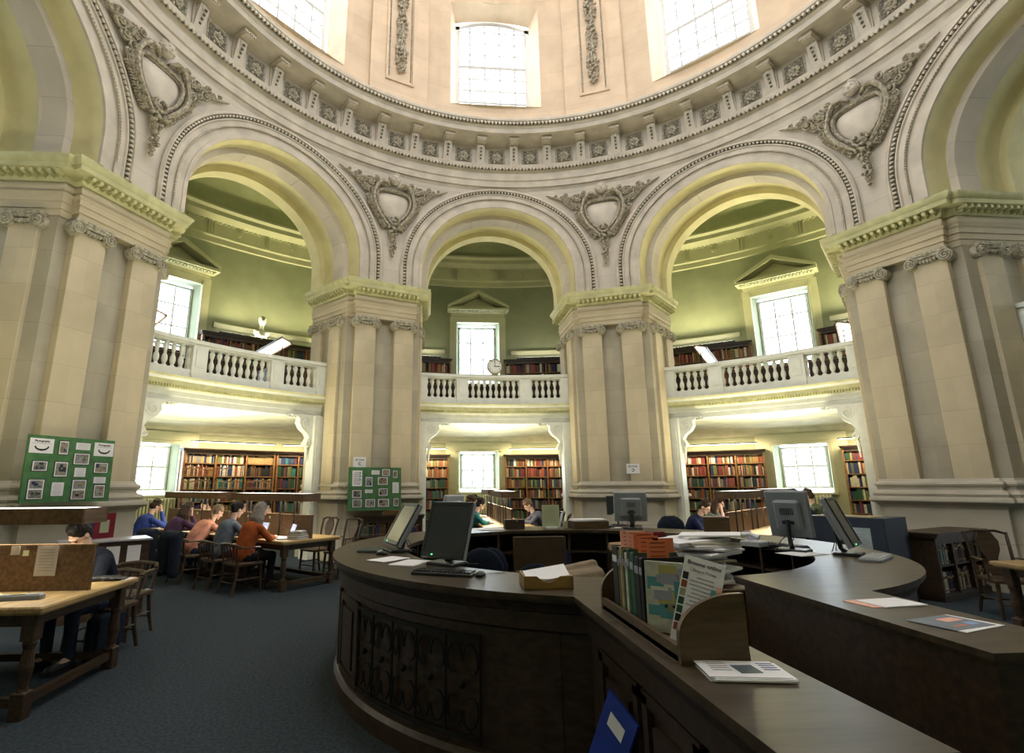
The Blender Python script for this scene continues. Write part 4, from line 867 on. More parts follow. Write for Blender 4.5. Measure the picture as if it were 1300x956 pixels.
# ================================================================ PEOPLE
SKIN = mat('skin', (.55, .33, .24), .55, .3, var=.05, scale=8); SKINP = mat('skin_pale', (.62, .42, .33), .55, .3, var=.05, scale=8)
def hairm(n, c): return mat('hair_'+n, c, .55, .35, var=.3, scale=60)
HB, HBR, HBL, HGY = hairm('black', (.012, .010, .009)), hairm('brown', (.06, .032, .018)), hairm('fair', (.23, .15, .085)), hairm('grey', (.30, .26, .23))
def cloth(n, c): return mat('cloth_'+n, c, .85, .1, var=.18, scale=12, bump=.2, bscale=90)
def person(lab, loc, face, top, hair, style='short', lean=.35, head=.5, arms=('read', 'read'), legs=None, skin=None, turn=0, hood=False, h=1.0, sleeve=True, noleg=False):
    """seated figure, origin on the floor under the pelvis, facing local +y"""
    o = thing('person', lab, 'person', (loc[0], loc[1], 0), face); sk = skin or SKINP; legs = legs or cloth('jeans', (.03, .04, .07))
    sp = lambda t, a=1.0: Vector((0, .50*math.sin(lean*a)*t, .56+.50*math.cos(lean*a)*t))
    pelv, waist, chest, neckb = Vector((0, 0, .56)), sp(.35, .5), sp(.75, .85), sp(1.0)
    hd = Vector((math.sin(turn)*.03, 0, 0))+neckb+Vector((0, .10*math.sin(lean+.35), .10))+Vector((0, math.sin(head*.7)*.12, math.cos(head*.7)*.09))
    R_ = T(*hd) @ RZ(-turn) @ Matrix.Rotation(-head, 4, 'X')
    b = MB()
    b.capsule(pelv, waist, .13, .115, 12, 1.25); b.capsule(waist, chest, .115, .13, 12, 1.3); b.capsule(chest, neckb-Vector((0, 0, .05)), .125, .08, 12, 1.35)
    b.capsule(neckb-Vector((0, 0, .03)), hd-R_.to_3x3() @ Vector((0, .02, .05)), .055, .052, 10)
    b.sphere((0, -.008, .025), (.074, .092, .10), 16, 12, R_); b.sphere((0, .022, -.045), (.056, .062, .062), 12, 10, R_); b.sphere((0, .096, -.015), (.013, .022, .028), 8, 6, R_); b.sphere((0, .085, -.062), (.026, .014, .010), 8, 6, R_); b.sphere((0, .075, -.095), (.026, .022, .022), 8, 6, R_); b.sphere((0, .078, .028), (.052, .018, .012), 8, 6, R_)
    for sx in (-1, 1): b.sphere((sx*.077, -.01, -.012), (.012, .022, .034), 8, 6, R_)
    tp = MB(); tp.capsule(pelv+Vector((0, 0, .0)), waist, .152, .135, 14, 1.25); tp.capsule(waist, chest, .137, .148, 14, 1.3); tp.capsule(chest, neckb-Vector((0, 0, .055)), .142, .095, 14, 1.35); tp.capsule(neckb-Vector((0, .01, .05)), neckb-Vector((0, .0, .0)), .085, .066, 12)
    for sx, am in zip((-1, 1), arms):
        sh = neckb+Vector((sx*.175, -.01, -.075))
        if am == 'read': el = Vector((sx*.27, sh.y+.13, .79)); ha = Vector((sx*.10, max(sh.y+.33, .42), .80)); fd = Vector((-sx*.35, .8, -.05))
        elif am == 'chin': el = Vector((sx*.17, sh.y+.24, .81)); ha = hd+R_.to_3x3() @ Vector((sx*.062, .085, -.075)); fd = Vector((-sx*.1, -.1, 1))
        elif am == 'brow': el = Vector((sx*.20, sh.y+.24, .81)); ha = hd+R_.to_3x3() @ Vector((sx*.055, .10, .0)); fd = Vector((-sx*.1, -.2, 1))
        else: el = Vector((sx*.25, sh.y-.02, .78)); ha = Vector((sx*.12, sh.y+.20, .70)); fd = Vector((-sx*.5, .8, -.1))
        fd.normalize(); wr = ha-fd*.035
        b.capsule(sh, el, .050, .040, 8); b.capsule(el, wr, .040, .026, 8)
        if sleeve: tp.capsule(sh, el, .066, .054, 10); tp.capsule(el, el+(wr-el)*.86, .054, .040, 10)
        else: tp.capsule(sh, sh+(el-sh)*.6, .068, .058, 10)
        sd = fd.cross(Vector((0, 0, 1)) if abs(fd.z) < .8 else Vector((0, 1, 0))).normalized(); nn = fd.cross(sd)
        b.capsule(wr, ha+fd*.035, .026, .030, 8)
        for k, (o_, L) in enumerate(((-1.5, .058), (-.5, .068), (.5, .064), (1.5, .050))):
            k0 = ha+fd*.045+sd*o_*.017; k1 = k0+fd*L*.55+nn*.004; k2 = k1+fd*L*.40+nn*.018; b.capsule(k0, k1, .0095, .0088, 6); b.capsule(k1, k2, .0088, .0078, 6)
        b.capsule(ha-sd*(-sx)*.02, ha-sd*(-sx)*.045+fd*.035, .011, .0095, 6)
    if not noleg:
        lg = MB()
        for sx in (-1, 1):
            hp, kn, an = Vector((sx*.10, .0, .53)), Vector((sx*.13, .43, .52)), Vector((sx*.13, .40, .09))
            b.capsule(hp, kn, .075, .055, 10); b.capsule(kn, an, .052, .035, 10); b.capsule(an, an+Vector((0, .16, -.045)), .04, .032, 8)
            lg.capsule(hp, kn, .092, .068, 12); lg.capsule(kn, an+Vector((0, 0, .02)), .066, .048, 12)
        lg.capsule((-.08, 0, .54), (.08, 0, .54), .11, .11, 12)
        remesh(lg, 'trousers', legs, o, .014, 1)
        s_ = MB()
        for sx in (-1, 1): s_.capsule((sx*.13, .38, .055), (sx*.13, .58, .045), .050, .042, 10); s_.box((sx*.13, .48, .014), (.085, .26, .025))
        s_.build('shoes', BLACKP, o, True)
    bo = remesh(b, 'body', sk, o, .0085, 2); jo = remesh(tp, 'jacket' if hood else 'jumper', top, o, .013, 1)
    hm_ = MB(); rr = random.Random(len(lab)*7+3)
    hm_.sphere((0, -.022, .045), (.086, .098, .098), 16, 12, R_); hm_.sphere((0, -.05, .0), (.080, .075, .085), 12, 10, R_)
    if style == 'short':
        for i in range(70):
            a = rr.uniform(0, 2*PI); t = rr.uniform(.1, 1.25); hm_.sphere((.084*math.cos(a)*math.sin(t), -.025+.094*math.sin(a)*math.sin(t), .045+.10*math.cos(t)), rr.uniform(.014, .026), 7, 5, R_)
    if style == 'long':
        for k in range(22):
            a = PI+PI*(k/21); x, y = .08*math.cos(a), -.02+.085*math.sin(a); q0 = R_ @ Vector((x, y, .03)); q1 = q0+Vector((x*.5, y*.45-.02, -.17)); q2 = q1+Vector((rr.uniform(-.02, .02), -.01, -.10)); hm_.capsule(q0, q1, .026, .024, 7); hm_.capsule(q1, q2, .024, .008, 7)
    if style == 'bun':
        hm_.sphere((0, -.125, .03), (.045, .04, .045), 10, 8, R_)
    if style == 'pony':
        q0 = R_ @ Vector((0, -.11, .03)); hm_.capsule(q0, q0+Vector((.02, -.06, -.12)), .035, .028, 8); hm_.capsule(q0+Vector((.02, -.06, -.12)), q0+Vector((.03, -.05, -.24)), .028, .01, 8)
    if style == 'curly':
        for i in range(150):
            a = rr.uniform(0, 2*PI); t = rr.uniform(0, 1.45); hm_.sphere((.10*math.cos(a)*math.sin(t), -.025+.105*math.sin(a)*math.sin(t), .05+.115*math.cos(t)), rr.uniform(.018, .03), 7, 5, R_)
    remesh(hm_, 'hair', hair, o, .008, 1)
    e = MB()
    for sx in (-1, 1): e.sphere((sx*.030, .079, .008), (.013, .008, .007), 8, 6, R_)
    e.build('eyes', INK, bo)
    if hood: hh = MB(); hh.capsule(neckb+Vector((-.07, -.07, -.03)), neckb+Vector((.07, -.07, -.03)), .055, .055, 10); hh.sphere(neckb+Vector((0, -.09, -.05)), (.11, .06, .07), 10, 8); remesh(hh, 'hood', top, jo, .012, 1)
    if h != 1: o.scale = (h, h, h)
    return o
fL = math.atan2(-(-nl.x), -nl.y)      # facing the table from the near side: direction -nl
def faceang(d): return math.atan2(-d.x, d.y)
nearF, farF = faceang(-nl), faceang(nl)
def sit(s, off, **k):
    p = LP(s, off); return p
p = LP(.62, .86); person('woman with long grey hair in a rust orange jumper working at a laptop', p, nearF, cloth('rust', (.36, .085, .025)), HGY, 'long', .30, .45, legs=cloth('dark_skirt', (.015, .015, .02))); lowchair(p.x, p.y, nearF, 'wooden chair under the woman in the rust orange jumper')
p = LP(1.34, .86); person('person with dark tied hair and glasses in a grey blue jumper', p, nearF, cloth('greyblue', (.13, .16, .20)), HB, 'bun', .32, .45, legs=cloth('plum', (.12, .04, .05))); lowchair(p.x, p.y, nearF, 'wooden chair under the person in the grey blue jumper')
p = LP(2.30, .86); person('fair haired person in a peach top leaning low over the table', p, nearF, cloth('peach', (.62, .28, .20)), HBL, 'pony', .62, .6, sleeve=False); lowchair(p.x, p.y, nearF, 'wooden chair under the fair haired person in the peach top')
p = LP(3.25, .86); person('person with long dark hair in a purple jumper resting chin on hand', p, nearF, cloth('purple', (.075, .04, .085)), HBR, 'long', .45, .4, ('read', 'chin')); lowchair(p.x, p.y, nearF, 'wooden chair under the person in the purple jumper')
p = LP(4.60, .86); person('person in a bright blue hoodie with hand to the brow by the left window', p, nearF, cloth('blue', (.035, .06, .26)), HBR, 'short', .40, .5, ('read', 'brow'), hood=True); lowchair(p.x, p.y, nearF, 'wooden chair under the person in the blue hoodie')
p = LP(2.40, -.88); person('person with curly dark hair and white collar across the near left table', p, farF, cloth('paleblue', (.30, .34, .44)), HB, 'curly', .35, .5)
p = LP(3.42, -.88); person('person with short dark hair facing us behind the left bay divider', p, farF, cloth('pink', (.40, .15, .14)), HBR, 'short', .2, .2)
p = LP(4.80, -.88); person('person with black hair just showing over the far left divider', p, farF, cloth('stone', (.35, .32, .28)), HB, 'short', .35, .6)
for s_ in (.45, 1.15): p = LP(s_, -.95); chair(p.x, p.y, farF, 'empty library chair on the far side of the near left table, '+('closest to the pier' if s_ < 1 else 'farther from the pier'))
person('dark haired man in a dark coat bent over behind the divider at the left edge', (-4.98, .30), rad(165), cloth('darkcoat', (.018, .022, .034)), HB, 'short', .45, .85, h=.98); lowchair(-4.98, .36, rad(175), 'low chair under the man in the dark coat at the left edge')
# central bay readers: left side faces +x, right side faces -x
person('black haired reader facing right at the central bay table', (-.72, 9.0), rad(-90), cloth('cream', (.45, .40, .30)), HB, 'short', .3, .4)
person('brown haired reader at the central bay table, nearest of the two heads', (-.98, 7.3), rad(-75), cloth('brown', (.12, .07, .04)), HBR, 'curly', .35, .5)
person('reader in a teal top with black hair, lowest head at the central bay table', (-.90, 6.55), rad(-80), cloth('teal', (.03, .15, .15)), HB, 'short', .5, .5)
person('fair haired reader in a grey top bowed over the central bay table', (.98, 6.75), rad(90), cloth('greytop', (.12, .12, .15)), HBL, 'short', .58, .7); chair(1.05, 6.75, rad(90), 'wooden chair under the fair haired reader in the central bay')
chair(.95, 5.75, rad(70), 'empty chair beside the central bay table near the pale green notice')
# right bay
fR = faceang(nr); fR2 = faceang(-nr)
p = RP(.55, -.85); person('brown haired boy in a navy jumper reading at the right bay table', p, fR, cloth('navy', (.015, .022, .06)), HBR, 'short', .42, .6); chair(p.x, p.y, fR, 'wooden chair under the boy in the navy jumper')
p = RP(1.8, -.88); person('reader with bare arm raised behind the right bay divider', p, fR, cloth('greygreen', (.14, .17, .15)), HBR, 'long', .3, .3, ('read', 'chin'), sleeve=False)
p = RP(3.3, .72); person('dark haired person in a navy jacket on the window side of the right bay', p, fR2, cloth('navy2', (.02, .035, .08)), HB, 'short', .30, .45, h=1.1); chair(p.x, p.y, fR2, 'wooden chair under the person in the navy jacket in the right bay')
p = RP(4.3, .80); person('brown haired person seated beyond the one in the navy jacket', p, fR2, cloth('green2', (.08, .10, .06)), HBR, 'short', .30, .35, h=1.1)
# ================================================================ THE ROUND RECEPTION COUNTER
DC = Vector((-.05, -.15)); RO_, RI_ = 2.55, 1.88; ZT = 1.02
desk = thing('reception_counter', 'large round dark wooden enquiry counter with two arms flanking its entrance', 'counter', (DC.x, DC.y, 0))
LX0, LX1, RX0, RX1 = -.86, -.44, .38, .88; YL, YR = -4.15, -3.50
def arc(R, a0, a1, n): return [(R*math.sin(rad(a0+(a1-a0)*i/n)), R*math.cos(rad(a0+(a1-a0)*i/n))) for i in range(n+1)]
aLo = math.degrees(math.asin(LX0/RO_)); aRo = math.degrees(math.asin(RX1/RO_)); aLi = math.degrees(math.asin(LX1/RI_)); aRi = math.degrees(math.asin(RX0/RI_))
# outline: outer arc clockwise from left arm over the back to the right arm, then the arms and the inner arc
outl = arc(RO_, -180-aLo, 180-aRo, 96)
outl += [(RX1, YR+.2), (RX1-.02, YR), (RX0, YR)]+arc(RI_, 180-aRi, -180-aLi, 80)+[(LX1, YL), (LX0, YL)]
def slab(mb, poly, z0, z1, inset=0):
    # concave outline: build as a strip between matching outer and inner points
    mb.prism(poly, z0, z1)
t = MB()
A = arc(RO_, -180-aLo, 180-aRo, 96); B = arc(RI_, -180-aLi, 180-aRi, 96)
def strip(mb, A, B, z0, z1, ends=True):
    n = len(A); vs = [(x, y, z) for z in (z0, z1) for x, y in A+B]; k = 2*n
    fs = []
    for i in range(n-1): fs += [(i, i+1, n+i+1, n+i), (k+i, k+n+i, k+n+i+1, k+i+1), (i, k+i, k+i+1, i+1), (n+i, n+i+1, k+n+i+1, k+n+i)]
    if ends: fs += [(0, n, k+n, k), (n-1, k+n-1, k+2*n-1, 2*n-1)]
    mb.add(vs, fs)
def off(P, d): return [(x*(1+d/math.hypot(x, y)), y*(1+d/math.hypot(x, y))) for x, y in P]
strip(t, A, B, ZT-.028, ZT); strip(t, off(A, -.012), off(B, .012), ZT-.045, ZT-.028)
for (x0, x1, a, b_, ye) in ((LX0, LX1, A[0], B[0], YL), (RX0, RX1, B[-1], A[-1], YR)):
    q = [a, b_, (x1, ye), (x0, ye)]; t.prism(q if True else q, ZT-.028, ZT); t.prism([(q[0][0]+.012, q[0][1]), (q[1][0]-.012, q[1][1]), (x1-.012, ye+.012), (x0+.012, ye+.012)], ZT-.045, ZT-.028)
t.build('countertop', TOPW, desk)
# apron mouldings and plinth under the top, outer side and arms
opath = [(LX0, YL+.03)]+A+[(RX1, YR+.03)]
m = MB(); m.sweep([(.02, ZT-.046), (.035, ZT-.06), (.05, ZT-.10), (.07, ZT-.11), (.07, ZT-.20), (.09, ZT-.215), (.10, ZT-.22)], [(x, y) for x, y in opath][::1]); m2 = m.build('frieze_moulding', OAK, desk, True)
def shell(mb, d, z0, z1, path): mb.sweep([(d, z0), (d, z1)], path, cap=False)
m = MB(); shell(m, .105, 0, ZT-.05, opath); m.build('outer_casing', OAK, desk)
m = MB(); m.sweep([(.055, 0), (.055, .11), (.075, .14), (.10, .15)], opath); m.build('plinth', OAK, desk)
# raised panels round the drum of the counter; an openwork iron grille in one of them
def curved_panel(a0, a1, z0, z1, nm):
    p = MB(); R0, R1 = RO_-.10, RO_-.075; n = 8
    def fr(a, b, c, d): p.revolve([(R0-.01, c), (R1, c), (R1, d), (R0-.01, d)], a, b, n); [p.add([tuple(pol(R0-.01, q, c)), tuple(pol(R1, q, c)), tuple(pol(R1, q, d)), tuple(pol(R0-.01, q, d))], [(0, 1, 2, 3)]) for q in (a, b)]
    w = 1.6
    fr(a0, a1, z1-.05, z1); fr(a0, a1, z0, z0+.05); fr(a0, a0+w, z0, z1); fr(a1-w, a1, z0, z1); fr(a0+w+1.2, a1-w-1.2, z0+.09, z1-.09); p.build(nm, OAK, desk)
a = -198
PAN = [(-176+14.5*k, -176+14.5*k+12.5) for k in range(-1, 25)]
for k, (a0, a1) in enumerate(PAN):
    if a0 < -160.5 or a1 > 158: continue
    if -147.5 < a0 < -118: continue
    curved_panel(a0, a1, .17, .76, 'panel')
gr = MB()
for z in (.20, .74): gr.revolve([(RO_-.085, z-.012), (RO_-.06, z-.012), (RO_-.06, z+.012), (RO_-.085, z+.012)], -147, -119, 10)
for i in range(6): aa = -147+28*i/5; gr.tube([tuple(pol(RO_-.07, aa, .18)), tuple(pol(RO_-.07, aa, .76))], .009, 6)
for i in range(5):
    ac = -147+28*(i+.5)/5
    for zz, sg in ((.60, 1), (.34, -1)):
        for s2 in (-1, 1): gr.tube([tuple(pol(RO_-.07, ac+s2*(1.3-1.2*math.cos(tt))*1.0, zz+sg*.11*math.sin(tt)*(1-.08*tt))) for tt in [q*.35 for q in range(15)]], .007, 5)
    gr.sphere(tuple(pol(RO_-.07, ac, .47)), .022, 8, 6)
gr.build('wrought_iron_grille', BLKIRON, desk)
for xx, nn in ((LX0+.10, -1), (RX1-.10, 1)):
    for k in range(3):
        y0, y1 = ([-2.55, -3.05], [-3.10, -3.58], [-3.63, -4.1])[k] if nn < 0 else ([-2.55, -2.98], [-3.02, -3.45], None)[k] if k < 2 else (None, None)
        if y0 is None: continue
        p = MB(); yc, dy = (y0+y1)/2, y0-y1
        for dz, hz, dd in ((.78, .05, dy), (.20, .05, dy)): p.box((xx+nn*.01, yc, dz), (.03, dd, hz))
        for s2 in (-1, 1): p.box((xx+nn*.01, yc+s2*(dy/2-.025), .49), (.03, .05, .6))
        p.box((xx+nn*.012, yc, .49), (.03, dy-.2, .42)); p.build('panel', OAK, desk)
# inner side: casing, shelf and uprights
m = MB(); strip(m, arc(RO_-.12, -158, 158, 80), arc(RO_-.10, -158, 158, 80), 0, ZT-.05); 
for z in (.06, .42, .72): strip(m, arc(RO_-.12, -158, 158, 80), arc(RI_+.06, -158, 158, 80), z, z+.025)
m.build('inner_shelves', OAK, desk)
for k in range(22): m = MB(); aa = -157+314*k/21; m.box((0, (RO_+RI_)/2-.03, .5), (.03, RO_-RI_-.16, .95), RZ(-rad(aa))); m.build('upright', OAK, desk)
for xx in (LX1-.04, RX0+.04): m = MB(); ye = YL if xx < 0 else YR; m.box((xx, (ye-1.9)/2, .5), (.03, abs(ye+1.9)-.04, .95)); m.build('arm_inner_side', OAK, desk)
for x0, x1, ye in ((LX0, LX1, YL), (RX0, RX1, YR)): m = MB(); m.box(((x0+x1)/2, ye+.06, .49), (x1-x0-.12, .04, .96)); m.box(((x0+x1)/2, ye+.035, .49), (x1-x0-.26, .02, .62)); m.build('arm_end', OAK, desk)
m = MB(); m.box((RX1-.09, YR+.10, .45), (.05, .05, .9)); m.build('corner_post', OAK, desk)

def monitor(lab, x, y, yaw, tilt, z=ZT, w=.37, h=.30, case=GREYP, back=False, base=True, lift=.11, grp='monitors on the counter', led=True):
    o = thing('computer_monitor', lab, 'monitor', (x, y, z), yaw, grp); Mt = T(0, 0, lift+.0) @ Matrix.Rotation(-tilt, 4, 'X') @ T(0, 0, h/2+.03)
    m = MB(); m.bbox((0, 0, 0), (w+.05, .045, h+.06), .012, Mt); m.bbox((0, .035, 0), (w*.72, .05, h*.72), .02, Mt); cs = m.build('casing', case, o)
    m = MB(); m.mi = 0; Mf = Mt
    for sx in (-1, 1): m.box((sx*(w/2+.008), -.026, 0), (.022, .012, h+.04), Mf)
    m.box((0, -.026, h/2+.008), (w+.035, .012, .022), Mf); m.box((0, -.026, -h/2-.012), (w+.035, .012, .032), Mf); bz = m.build('bezel', BLACKP if case is not LGREYP else LGREYP, o)
    s_ = MB(); s_.box((0, -.024, .0), (w, .006, h), Mf); s_.build('screen', SCREEN, o)
    if led: l = MB(); l.box((-w*.25, -.034, -h/2-.012), (.012, .004, .006), Mf); l.build('power_light', LEDG, bz)
    m = MB()
    for i in range(7): m.box((-.05+.012*i*1.4, .062, .03), (.006, .006, .06), Mt)
    m.box((0, .062, -.07), (.10, .006, .03), Mt); m.build('vents', BLACKP, cs)
    tp_ = Mt @ Vector((0, .07, -h*.12)); lo_ = Mt @ Vector((0, .10, -h*.5)); m = MB(); m.tube([(0, .07, .02), (0, max(.08, lo_.y), max(lift*.7, .04)), tuple(tp_)], [.035, .03, .03], 10, flat=.6); m.build('stand', BLACKP if case is not LGREYP else LGREYP, o)
    if base: m = MB(); m.bbox((0, .05, .012), (.26, .20, .024), .008); m.build('base', BLACKP if case is not LGREYP else GREYP, o)
    c = MB(); c.tube([(.02, .07, lift+.02), (.06, .14, .10), (.10, .16, .02), (.16, .12, .008), (.22, .16, .008)], .004, 5); c.tube([(-.02, .07, lift+.02), (-.04, .13, .12), (0, .17, .02), (.10, .2, .008)], .004, 5); c.build('cable', BLACKP, o)
    return o
def yawout(x, y): return math.atan2(-(-(x-DC.x)), -(y-DC.y))    # local -y points outward
monitor('large dark monitor with grey frame leaning back at the front left of the counter', -1.60, -1.33, yawout(-1.60, -1.33)+rad(16), rad(21), w=.36, h=.385, lift=.05)
monitor('monitor seen edge on at the far left of the counter, green tinted screen', -2.05, -.42, yawout(-2.05, -.42)+rad(14), rad(30), w=.37, h=.36, case=GREYP, lift=.06)
monitor('pale grey monitor standing behind the large dark monitor, its back to us', -1.42, 1.50, rad(-128), rad(8), w=.36, h=.32, case=LGREYP, lift=.10)
monitor('grey monitor with its vented back to us on the right side of the counter', 1.66, -.75, rad(128), rad(12), w=.31, h=.36, case=GREYP, lift=.13)
monitor('grey monitor back on the far side of the counter, before the pier', 1.12, 1.86, rad(180-12), rad(5), w=.40, h=.34, case=GREYP, lift=.10)
monitor('tilted slim monitor turned to the right at the right end of the counter', 1.96, -1.10, rad(42), rad(22), w=.34, h=.38, case=GREYP, lift=.07)
def keyboard(lab, x, y, yaw, m_=BLACKP, tilt=0):
    o = thing('keyboard', lab, 'keyboard', (x, y, ZT), yaw, 'keyboards on the counter'); k = MB(); k.bbox((0, 0, .011), (.44, .155, .022), .006, Matrix.Rotation(tilt, 4, 'X')); k.build('case', m_, o); q = MB()
    for r in range(5):
        for c in range(15): q.box((-.198+.0283*c, -.052+.026*r, .026), (.023, .021, .010), Matrix.Rotation(tilt, 4, 'X'), .8)
    q.build('keys', BLACKP if m_ is not GREYP else LGREYP, o); return o
def mouse(lab, x, y, yaw):
    o = thing('mouse', lab, 'mouse', (x, y, ZT), yaw, 'mice on the counter'); m = MB(); m.sphere((0, 0, .016), (.032, .055, .020), 14, 8); m.box((0, 0, .006), (.05, .09, .01)); m.build('body', BLACKP, o, True); m = MB(); m.sphere((0, .016, .024), (.026, .034, .016), 12, 6); m.build('top_shell', LGREYP, o, True)
    c = MB(); c.tube([(0, .05, .01), (.03, .12, .004), (.10, .16, .004), (.13, .25, .004)], .002, 5); c.build('cable', BLACKP, o)
keyboard('black keyboard in front of the large dark monitor', -1.60, -1.75, math.atan2(-.16, .34)+rad(2)); mouse('black and silver mouse beside the black keyboard', -1.36, -1.86, rad(-20)); mouse('mouse beside the papers at the far left of the counter', -2.12, -.66, rad(60))
o = thing('mouse_mat', 'dark green square pad by the edge on monitor at the far left', 'mat', (-2.25, -.36, ZT), rad(80)); m = MB(); m.bbox((0, 0, .012), (.26, .20, .022), .01); m.build('pad', mat('dark_green_pad', (.05, .07, .055), .7), o)
def sheets(name, lab, x, y, yaw, w, d, n=1, m_=PAPER, fan=.02, z=ZT, cat='paper', grp=None, lines=0):
    o = thing(name, lab, cat, (x, y, z), yaw, grp); rr = random.Random(int(abs(x*100+y*37)))
    for i in range(n): m = MB(); m.box((rr.uniform(-fan, fan), rr.uniform(-fan, fan), .002+.003*i), (w, d, .0025), RZ(rr.uniform(-fan, fan)*3)); m.build('sheet', m_, o)
    for i in range(lines): m = MB(); m.box((0, d*.36-i*d*.8/lines, .0045+.003*(n-1)), (w*.75, d*.02, .0008)); m.build('printed_line', GREYINK, o)
    return o
sheets('papers', 'white papers laid open left of the black keyboard', -2.04, -1.00, rad(52), .30, .21, 3, lines=0); sheets('papers', 'second white sheet overlapping, nearest the large monitor', -1.86, -1.20, rad(60), .30, .21, 2)
sheets('orange_slip', 'orange slip beneath the edge on monitor', -1.99, -.22, rad(20), .20, .06, 1, SALMON)
# wooden tray of paper
o = thing('paper_tray', 'small wooden tray with a stack of white scrap paper near the counter corner', 'tray', (-1.00, -2.24, ZT), rad(-2)); m = MB(); W_, D_, H_ = .29, .22, .075
m.box((0, 0, .005), (W_, D_, .01)); m.box((-W_/2+.005, 0, H_/2), (.01, D_, H_)); m.box((W_/2-.005, 0, H_/2), (.01, D_, H_)); m.box((0, D_/2-.005, H_/2), (W_, .01, H_))
pr_ = [(-W_/2, 0), (W_/2, 0), (W_/2, H_)]+[(W_/2-.075+.0-.14*(i/10), H_-.035*math.sin(PI*i/10)) for i in range(11)]+[(-W_/2, H_)]
n = len(pr_); m.add([(x, -D_/2, z) for x, z in pr_]+[(x, -D_/2+.01, z) for x, z in pr_], [tuple(range(n)), tuple(range(2*n-1, n-1, -1))]+[(i, (i+1) % n, n+(i+1) % n, n+i) for i in range(n)]); m.build('tray_box', mat('honey_wood', (.34, .20, .065), .45, .35, var=.15, kind='wood'), o)
m = MB(); m.add([(-.125, -.095, .06), (.02, -.095, .058), (.135, -.06, .075), (.135, .10, .115), (-.125, .10, .075), (-.125, -.095, .01), (.13, -.095, .01), (.13, .10, .01), (-.125, .10, .01)], [(0, 1, 2, 3, 4), (5, 8, 7, 6), (0, 5, 6, 2, 1), (2, 6, 7, 3), (3, 7, 8, 4), (4, 8, 5, 0)]); m.build('paper_stack', PAPER, o)

# ---- the book trough on the left arm
xr, ya, yb = DC.x+LX0+.07, -2.86, -3.66
HON = mat('trough_wood', (.105, .066, .030), .45, .35, var=.2, kind='wood')
o = thing('book_trough', 'wooden display trough with quarter round end panel on the left arm', 'book rack', (xr, 0, ZT)); m = MB(); m.box((.12, (ya+yb)/2, .012), (.26, ya-yb, .024)); m.box((0, (ya+yb)/2, .03), (.02, ya-yb, .05)); m.build('base_board', HON, o)
m = MB(); m.box((.228, (ya+yb)/2, .10), (.014, ya-yb, .20)); m.build('back_board', HON, o)
def qend(y): 
    P = [(-.01, 0), (.235, 0), (.235, .225)]+[(.215-.225*math.sin(PI/2*i/12), .225-.135*(1-math.cos(PI/2*i/12))) for i in range(13)]
    n = len(P); return [(x, y, z) for x, z in P]+[(x, y+.022, z) for x, z in P], [tuple(range(n)), tuple(range(2*n-1, n-1, -1))]+[(i, (i+1) % n, n+(i+1) % n, n+i) for i in range(n)]
for y in (yb-.023, ya+.001): m = MB(); m.add(*qend(y)); m.build('end_panel', HON, o)
nb = 0; y = -2.93
for k, (w, c, h, slip) in enumerate(((.07, 'black', .285, SALMON), (.018, 'olive', .27, None), (.030, 'tan', .29, SALMON), (.022, 'dark green', .28, None), (.022, 'cream', .27, SALMON), (.03, 'dark green', .29, ORANGE), (.045, 'dark green', .28, ORANGE), (.05, 'black', .27, None), (.03, 'black', .27, ORANGE))):
    bo = thing('reference_book', '%s reference book, %s from the back of the display trough%s' % (c, ordn(k), ', salmon slip in it' if slip is SALMON else ', orange slip in it' if slip is ORANGE else ''), 'book', (xr+.13, y-w/2, ZT+.025), -PI/2, 'reference books in the display trough'); m = MB()
    m.mi = 0; d = .20; m.bbox((0, -d/2+.004, h/2), (w, .012, h), .004); m.box((-w/2+.002, 0, h/2), (.004, d, h)); m.box((w/2-.002, 0, h/2), (.004, d, h)); m.build('cover', BOOKM[c], bo); m = MB(); m.box((0, .002, h/2), (w-.008, d-.014, h-.012)); m.build('pages', PAPER, bo)
    m = MB(); m.box((0, -d/2-.003, h*.80), (w*.8, .002, .03)); m.build('spine_label', GREYINK if k else PAPER, bo)
    if slip:
        for q in range(2 if w > .04 else 1): m = MB(); m.box((0, -.02+.07*q*(1), h+.002-.01*q), (.003, .095, .135)); m.build('paper_slip', slip, bo); 
        for q in range(5): m = MB(); m.box((.0, -.02, h+.060-.018*q), (.0045, .065, .003)); m.build('printed_line', REDM, bo)
    y -= w+.006
# collage covered magazine
def facing(name, lab, cat, x, y, z, yaw, tilt, roll, w, h, th, mt):
    o = thing(name, lab, cat, (x, y, z), yaw); Mt = Matrix.Rotation(-tilt, 4, 'X') @ Matrix.Rotation(roll, 4, 'Y'); m = MB(); m.box((0, 0, h/2), (w, th, h), Mt); m.build('panel', mt, o); return o, Mt
o, Mt = facing('magazine', 'patterned green and teal magazine standing at the front of the display trough', 'magazine', xr+.10, -3.40, ZT+.026, rad(-40), rad(3), 0, .20, .265, .022, BUFF)
rr = random.Random(21)
for i in range(26):
    c = rr.choice([TEALM, YELM, BUFF, GREYINK, mat('collage_olive', (.25, .28, .17), .6), mat('collage_pale', (.62, .62, .52), .6)]); wv, hv_ = rr.uniform(.03, .09), rr.uniform(.012, .05); m = MB(); m.box((rr.uniform(-.06, .06), -.0115-.0001*i, rr.uniform(.03, .235)), (min(wv, .07), .001, hv_), Mt); m.build('printed_patch', c, o)
for i in range(4): m = MB(); m.box((-.02+.03*i, -.0145, .10), (.010, .001, .010), Mt); m.build('printed_square', INK, o)
m = MB(); m.box((.05, -.014, .15), (.07, .001, .09), Mt); m.build('printed_patch', TEALM, o)
